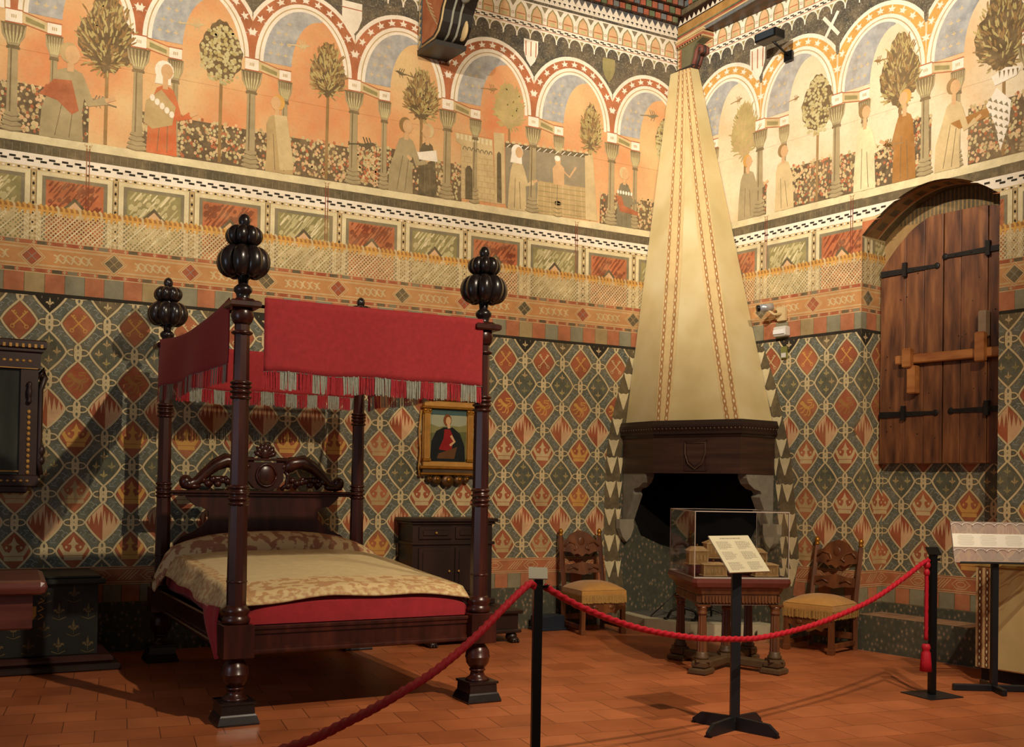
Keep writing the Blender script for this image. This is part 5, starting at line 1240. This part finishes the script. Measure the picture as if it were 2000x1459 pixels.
pane(-X, -Y, 0, X, -Y+.005, ZC); pane(-X, Y-.005, 0, X, Y, ZC); pane(-X, -Y+.0055, 0, -X+.005, Y-.0055, ZC); pane(X-.005, -Y+.0055, 0, X, Y-.0055, ZC); pane(-X, -Y, ZC+.0005, X, Y, ZC+.006)
b = MB()
for sx in (-1, 1):
    for sy in (-1, 1): b.box((sx*X-.003, sy*Y-.003, 0), (sx*X+.003, sy*Y+.003, ZC), ge)
    b.box((sx*X-.004, -Y, ZC), (sx*X+.004, Y, ZC+.008), ge); b.box((-X, sx*Y-.004, ZC), (X, sx*Y+.004, ZC+.008), ge); b.box((sx*X-.006, -Y, 0), (sx*X+.006, Y, .012), ge); b.box((-X, sx*Y-.006, 0), (X, sx*Y+.006, .012), ge)
b.build('case_edges', parent=gc)
def TW(x, y, z): p = Matrix.Rotation(TR, 3, 'Z') @ V((x, y, 0)); return (TC[0]+p.x, TC[1]+p.y, z)
ivory = mat('ivory_gesso', 'c09a5c', .6, var=.22, vs=16, bump=.3, bs=60); ivory2 = mat('casket_lid', 'd2b07a', .55, var=.15, vs=20)
def casket(x, y, z, w, d, h, lab, hip=.03, rot=0):
    e = empty('casket', TW(x, y, z), TR+rot, lab, 'casket', 'small gilded caskets in the glass case')
    b = MB(); b.box((-w-.012, -d-.012, 0), (w+.012, d+.012, .012), ivory2, bev=.004); b.box((-w, -d, .012), (w, d, h), ivory, bev=.003)
    n = max(3, int(w/.018))
    for i in range(n):
        xx = -w+.015+(2*w-.03)*(i+.5)/n; b.ell((xx, -d-.002, h*.55), (.008, .005, h*.26), ivory2, nu=8, nv=6)
    for s in (-1, 1): b.box((s*w-.006, -d-.004, .012), (s*w+.006, -d+.006, h), ivory2)
    b.build('box', parent=e)
    b = MB(); b.box((-w-.010, -d-.010, h), (w+.010, d+.010, h+.010), ivory2, bev=.003)
    b.prism([(-w-.004, -d-.004), (w+.004, -d-.004), (w+.004, d+.004), (-w-.004, d+.004)], h+.010, h+.010+hip, ivory2, pts2=[(-w*.6, -d*.5), (w*.6, -d*.5), (w*.6, d*.5), (-w*.6, d*.5)])
    L = b.build('lid', parent=e); b = MB(); b.lathe([(0, .004), (.006, .004), (.012, .008), (.018, .006), (.022, .001)], 10, gilt, T(0, 0, h+.010+hip)); b.build('knob', parent=L)
PZ = .769
def plinth(x, y, w, d, h, lab): b = MB(); b.box((-w, -d, 0), (w, d, h), mat('plinth_red', '4e1c1a', .4), bev=.003); b.build('display_plinth', loc=TW(x, y, PZ), rot=TR, label=lab, cat='plinth', group='dark red plinths in the glass case')
plinth(-.24, .06, .09, .08, .075, 'dark red plinth at the left inside the glass case, under the tall casket'); plinth(.26, .06, .10, .08, .075, 'dark red plinth at the right inside the glass case, under the tall casket'); plinth(0, .20, .14, .09, .12, 'dark red plinth at the back centre inside the glass case')
casket(-.24, .06, PZ+.076, .075, .06, .11, 'tall ivory coloured casket on the left plinth in the glass case'); casket(-.17, -.19, PZ, .09, .055, .09, 'low ivory coloured casket at the front left in the glass case', .014)
casket(.26, .06, PZ+.076, .08, .06, .10, 'tall ivory coloured casket on the right plinth in the glass case'); casket(.26, -.19, PZ, .09, .055, .09, 'low ivory coloured casket at the front right in the glass case', .014)
casket(0, .20, PZ+.121, .13, .07, .12, 'largest ivory coloured casket at the back centre in the glass case, behind the sign')

# ------------------------------------------------------------------ barriers, signs
steel = mat('black_steel', '24262a', .4, .3, var=.12); steel2 = mat('black_metal', '0c0c0e', .35, .2, var=.1)
def obox(c, e, s, n, hw, hh, ht, mt, b):                                # box from a centre and three axes
    P = [c+e*(a*hw)+s*(bb*hh)+n*(cc*ht) for cc in (-1, 1) for a, bb in ((-1, -1), (1, -1), (1, 1), (-1, 1))]
    b.add(P, [(3, 2, 1, 0), (4, 5, 6, 7), (0, 1, 5, 4), (1, 2, 6, 5), (2, 3, 7, 6), (3, 0, 4, 7)], mt)
IS = V((-2.895, -4.46, 0))
sg = empty('information_stand', IS, 0, 'information stand with tilted text panel in front of the glass case table', 'sign')
b = MB(); M = T(0, 0, 0, R(-28)); b.box((-.028, -.02, .05), (.028, .02, .97), steel, M, .003); b.build('post', parent=sg)
b = MB()
for a in (R(18), R(-72)):
    M = T(0, 0, 0, a)
    for k in (-1, 1): b.prism([(0, -.0), (k*.30, -.0), (k*.30, .03), (k*.24, .075), (0, .085)][::k], -.012, .012, steel, M @ Matrix.Rotation(pi/2, 4, 'X')); b.box((k*.29-.012, -.02, -.0), (k*.29+.012, .02, .012), steel2, M)
b.build('cross_foot', parent=sg)
rr = V((CR.x, CR.y, 0)).normalized(); ff = V((CF.x, CF.y, 0)).normalized()
e_ = (rr*.286+ff*.17); s_ = rr*-.10+ff*.165+V((0, 0, .205)); eh, sh2 = e_.normalized(), (s_-e_.normalized()*s_.dot(e_.normalized())).normalized(); nn = eh.cross(sh2)
pc = rr*.015+ff*.01+V((0, 0, 1.085))
b = MB(); obox(pc, eh, sh2, nn, .165, .145, .004, mat('sign_plate', 'b6ae92', .55, var=.05), b); b.build('text_panel', parent=sg)
b = MB(); tx = mat('print_grey', '837a68', .7, var=0)
def tline(x, y, l, h=.0022):
    P = [pc+eh*(x+a)+sh2*(y+c)+nn*.0046 for a, c in ((0, -h), (l, -h), (l, h), (0, h))]; b.add(P, [(0, 1, 2, 3)], tx)
rn = random.Random(8)
def tword(x, y, l, h):
    x1 = x+l
    while x < x1: w_ = rn.uniform(.008, .022); tline(x, y, min(w_, x1-x), h); x += w_+.004
tword(-.085, .122, .17, .0042)
for cx_ in (-.135, .02):
    y = .095
    for blk in range(3):
        for k in range(7): tword(cx_, y, rn.uniform(.085, .118) if k < 6 else .06, .0020); y -= .0092
        y -= .018
b.build('printed_text', parent=sg)
def stanchion(loc, lab, base=True):
    e = empty('barrier_post', loc, 0, lab, 'barrier post', 'black rope barrier posts')
    b = MB(); b.box((-.022, -.022, .008), (.022, .022, 1.03), steel2, T(0, 0, 0, R(-20)), .003); b.build('post', parent=e)
    b = MB(); b.box((-.155, -.15, 0), (.155, .15, .008), steel, T(0, 0, 0, R(-5)), .002); b.build('base_plate', parent=e)
    b = MB(); b.tube([(-.02, 0, .985), (-.05, .012, .99), (-.052, .015, 1.0)], .008, 6, steel2); b.tube([(.02, 0, .985), (.05, -.012, .99), (.052, -.012, 1.0)], .008, 6, steel2); b.build('rope_hook', parent=e)
    return e
SC1, SR1 = V((-4.625, -5.005, 0)), V((-.82, -4.2, 0))
a = stanchion(SC1, 'black barrier post at the centre with a small tilted plate on top')
b = MB(); obox(V((0, .0, 1.055)), rr, (ff*.8+V((0, 0, .6))).normalized(), rr.cross((ff*.8+V((0, 0, .6))).normalized()), .047, .042, .003, mat('number_plate', '9b9684', .5, var=.05), b); b.build('top_plate', parent=a, label='small grey tilted plate')
z_ = dup(a, SR1, label='black barrier post at the right, by the hanging tassel')
tp_ = [c for c in z_.children if c.name.startswith('top_plate')][0]; tp_.data = tp_.data.copy(); tp_.data.materials[0] = steel2; tp_['label'] = 'small black tilted plate'
# rope
ropem = mat('crimson_rope', 'b00f26', .55, var=.15, vs=60)
def rope(pts, r, nm, lab, seg=14, tw=110):
    # smooth through the points
    P = [V(p) for p in pts]; out = []
    for i in range(len(P)-1):
        p0, p1, p2, p3 = P[max(i-1, 0)], P[i], P[i+1], P[min(i+2, len(P)-1)]
        n = max(2, int((p2-p1).length/.012))
        for k in range(n):
            t = k/n; out.append(.5*((2*p1)+(p2-p0)*t+(2*p0-5*p1+4*p2-p3)*t*t+(3*p1-p0-3*p2+p3)*t**3))
    out.append(P[-1]); b = MB(); b.tube(out, r, seg, ropem, lob=(3, .17, tw))
    return b.build(nm, label=lab, cat='rope')
d = (SR1-SC1).normalized()
rope([SC1+d*s+V((0, 0, z)) for s, z in ((.05, .985), (.32, .862), (.71, .735), (1.14, .648), (1.51, .606), (1.86, .590), (2.41, .63), (3.02, .735), (3.45, .865), (3.72, .965), (3.82, .99))], .0165, 'barrier_rope', 'crimson twisted rope sagging between the centre and right barrier posts')
dl = V((-2.4, -1.78, 0)).normalized()
SL = SC1+dl*3.75
rope([SC1+dl*s+V((0, 0, z)) for s, z in ((.05, .99), (.11, 1.01), (.37, .93), (.63, .84), (.87, .77), (1.09, .72), (1.29, .69), (1.48, .665), (1.65, .65), (1.94, .63), (2.3, .65), (2.8, .73), (3.3, .87), (3.70, .985))], .0165, 'barrier_rope', 'crimson twisted rope running from the centre barrier post to the lower left edge')
dup(a, SL, label='black barrier post holding the far end of the rope that leaves the lower left')
ts_ = empty('rope_tassel', SR1-d*.09, 0, 'crimson tassel hanging on a cord from the right barrier post', 'tassel')
b = MB(); b.tube([(0, 0, .95-.03*i) for i in range(19)], .014, 12, ropem, lob=(3, .17, 130)); b.ell((0, 0, .955), (.026, .026, .03), ropem); b.ell((0, 0, .90), (.022, .022, .03), ropem); b.build('cord', parent=ts_)
b = MB(); N = 48; pr = [(.385, .012), (.38, .026), (.355, .032), (.34, .026), (.33, .024), (.32, .030), (.25, .036), (.185, .040)]
P = []
for z, r in pr:
    for i in range(N): a_ = 2*pi*i/N; q = r*(1+(.08*cos(a_*16) if z < .33 else .03*cos(a_*8))); P.append((q*cos(a_), q*sin(a_), z))
F = [(l*N+i, l*N+(i+1) % N, l*N+N+(i+1) % N, l*N+N+i) for l in range(len(pr)-1) for i in range(N)]+[tuple(range((len(pr)-1)*N, len(pr)*N))]
b.add(P, F, ropem, True); b.build('tassel_skirt', parent=ts_)

# label stand on the right
fm = mat('acrylic_haze', 'd9c4b6', .12, var=0); fm.node_tree.nodes['Principled BSDF'].inputs['Alpha'].default_value = .36  # pinkish white film: reflections over clear acrylic, put into its colour
RS = V((-.25, -4.285, 0))
ls = empty('label_stand', RS, 0, 'black stand holding a clear acrylic label holder at the right edge', 'sign')
b = MB(); b.box((-.022, -.022, .03), (.022, .022, .96), steel, T(0, 0, 0, R(-28)), .003); b.build('post', parent=ls)
b = MB()
for a_, l0, l1 in ((R(-31), -.30, .30), (R(59), -.20, .22)): b.box((l0, -.018, .0), (l1, .018, .05), steel, T(0, 0, 0, a_), .006)
b.build('cross_foot', parent=ls)
su = (ff*.28+V((0, 0, .96))).normalized(); sn = rr.cross(su); cc = rr*.05+V((0, 0, 1.115))
b = MB(); obox(cc, rr, su, sn, .37, .155, .004, fm, b); b.build('acrylic_panel', parent=ls)
b = MB()
for k in (-1, 1): obox(cc+su*(k*.155), rr, su, sn, .37, .0025, .0045, ge, b); obox(cc+rr*(k*.37), rr, su, sn, .002, .155, .0045, ge, b)
for zz_ in (.125, -.075):  # pale arcs modelled in place of light reflected along the wavy edge
    for i in range(9):
        o_ = cc+su*zz_+rr*(-.33+.082*i); b.tube([o_+rr*(-.04*cos(pi*t/6))+su*(.022*sin(pi*t/6))+sn*.007 for t in range(7)], .0032, 6, mat('acrylic_glint', 'e6dcd2', .15, var=0))
b.build('acrylic_edges_glints', parent=ls)
b = MB(); obox(cc+su*.012, rr, su, sn, .368, .052, .0060, mat('label_paper', 'f2ecdc', .6, var=.03), b); LPp = b.build('paper_strip', parent=ls)
b = MB(); pg = mat('faint_print', 'b9b3a6', .7, var=0)
for k in (-1, 1):
    for j in range(9):
        for i in range(2):
            o_ = cc+su*(.05-.0092*j)+rr*(-.34+.17*i+(.0 if k < 0 else .36)); obox(o_+rr*.07, rr, su, sn, .062 if j % 4 else .05, .0012, .0064, pg, b)
b.build('printed_text', parent=LPp)
b = MB(); obox(cc-su*.158, rr, su, sn, .33, .006, .012, steel, b); b.build('bracket', parent=ls)

# cream fabric covered cabinet at the right edge
pb = empty('cream_cabinet', WP(3.86, 0, .03), RW, 'cream cabinet with brown beaded border and black plinth at the right edge', 'cabinet')
crm = mat('cream_panel', 'cbb47c', .75, var=.08, vs=4)
def sy(v): return v*SY
b = MB(); b.box((0, min(0, SY*.50), .10), (1.3, max(0, SY*.50), .90), crm, bev=.01); b.box((-.01, min(0, SY*.51), .90), (1.3, max(0, SY*.51), .925), mat('cabinet_top', 'ab8f4c', .5), bev=.005); PBB = b.build('cabinet_body', parent=pb)
b = MB(); b.box((.03, min(0, SY*.46), 0), (1.3, max(0, SY*.46), .10), steel2); b.build('plinth', parent=pb)
b = MB(); b.box((.003, min(SY*.50, SY*.504), .105), (.135, max(SY*.50, SY*.504), .895), hood2)
for x in (.038, .098):
    b.box((x-.018, min(SY*.504, SY*.506), .105), (x+.018, max(SY*.504, SY*.506), .895), mat('border_red', '9a6238', .7))
    for i in range(15):
        z = .13+i*.052; q = [(x-.005, z-.028), (x+.005, z-.028), (x+.014, z-.008), (x+.014, z+.008), (x+.005, z+.028), (x-.005, z+.028), (x-.014, z+.008), (x-.014, z-.008)]
        b.add([(p[0], SY*.508, p[1]) for p in q], [tuple(range(8))], mat('border_brown', '5a3a22', .7)); q = [(x, z-.017), (x+.008, z), (x, z+.017), (x-.008, z)]; b.add([(p[0], SY*.510, p[1]) for p in q], [tuple(range(4))], cream)
b.build('beaded_border', parent=PBB)

# security fittings on the right wall
wp = mat('white_plastic', 'cfcbc2', .4, var=.04)
sc_ = empty('security_camera', WP(1.44, 3.30, .01), RW, 'small silver security camera on a bracket on the right wall', 'camera')
b = MB(); b.box((.0, min(0, SY*.03), -.12), (.10, max(0, SY*.03), .02), tan2, bev=.004); b.tube([(.05, SY*.02, -.05), (.02, SY*.10, -.06), (-.02, SY*.14, -.02)], .014, 8, tan2); b.build('bracket', parent=sc_)
b = MB(); b.tube([(.0, SY*.10, .02), (-.07, SY*.22, .0)], .040, 16, mat('silver_paint', 'b5b5b5', .3, .5)); b.tube([(-.07, SY*.22, .0), (-.08, SY*.24, -.004)], .033, 16, steel2); b.build('camera_body', parent=sc_)
sn_ = empty('motion_sensor', WP(1.48, 3.02, .01), RW, 'white motion sensor below the security camera on the right wall', 'sensor')
b = MB(); b.box((-.05, min(0, SY*.07), -.0), (.10, max(0, SY*.07), .10), wp, bev=.01); b.build('housing', parent=sn_)
b = MB(); b.box((-.045, min(SY*.07, SY*.085), .02), (.09, max(SY*.07, SY*.085), .065), mat('sensor_window', 'e8e8e8', .3, var=0), bev=.004); b.build('sensor_window', parent=sn_)
b = MB(); b.box((-.035, min(0, SY*.02), -.0), (.035, max(0, SY*.02), .12), mat('tag_olive', '7a7a40', .5), bev=.003); b.box((-.028, min(SY*.02, SY*.023), .01), (.028, max(SY*.02, SY*.023), .055), wp)
b.build('wall_tag', loc=WP(1.52, 2.80, .01), rot=RW, label='small olive and white tag on the wall under the motion sensor', cat='tag')
tk = empty('track_lamp', WP(1.42, 5.93, .03), RW, 'black floodlight on a bracket high on the right wall', 'lamp')
b = MB(); b.box((-.02, min(SY*.22, SY*.36), .0), (.24, max(SY*.22, SY*.36), .09), steel2, bev=.006); b.box((.0, min(SY*.36, SY*.37), .012), (.22, max(SY*.36, SY*.37), .078), mat('lamp_glass', '30363c', .1, var=0)); b.build('lamp_body', parent=tk)
b = MB(); b.tube([(.12, 0, -.08), (.12, SY*.26, .01)], .012, 8, steel2); b.box((.07, min(0, SY*.02), -.13), (.17, max(0, SY*.02), -.03), steel2); b.build('bracket', parent=tk)
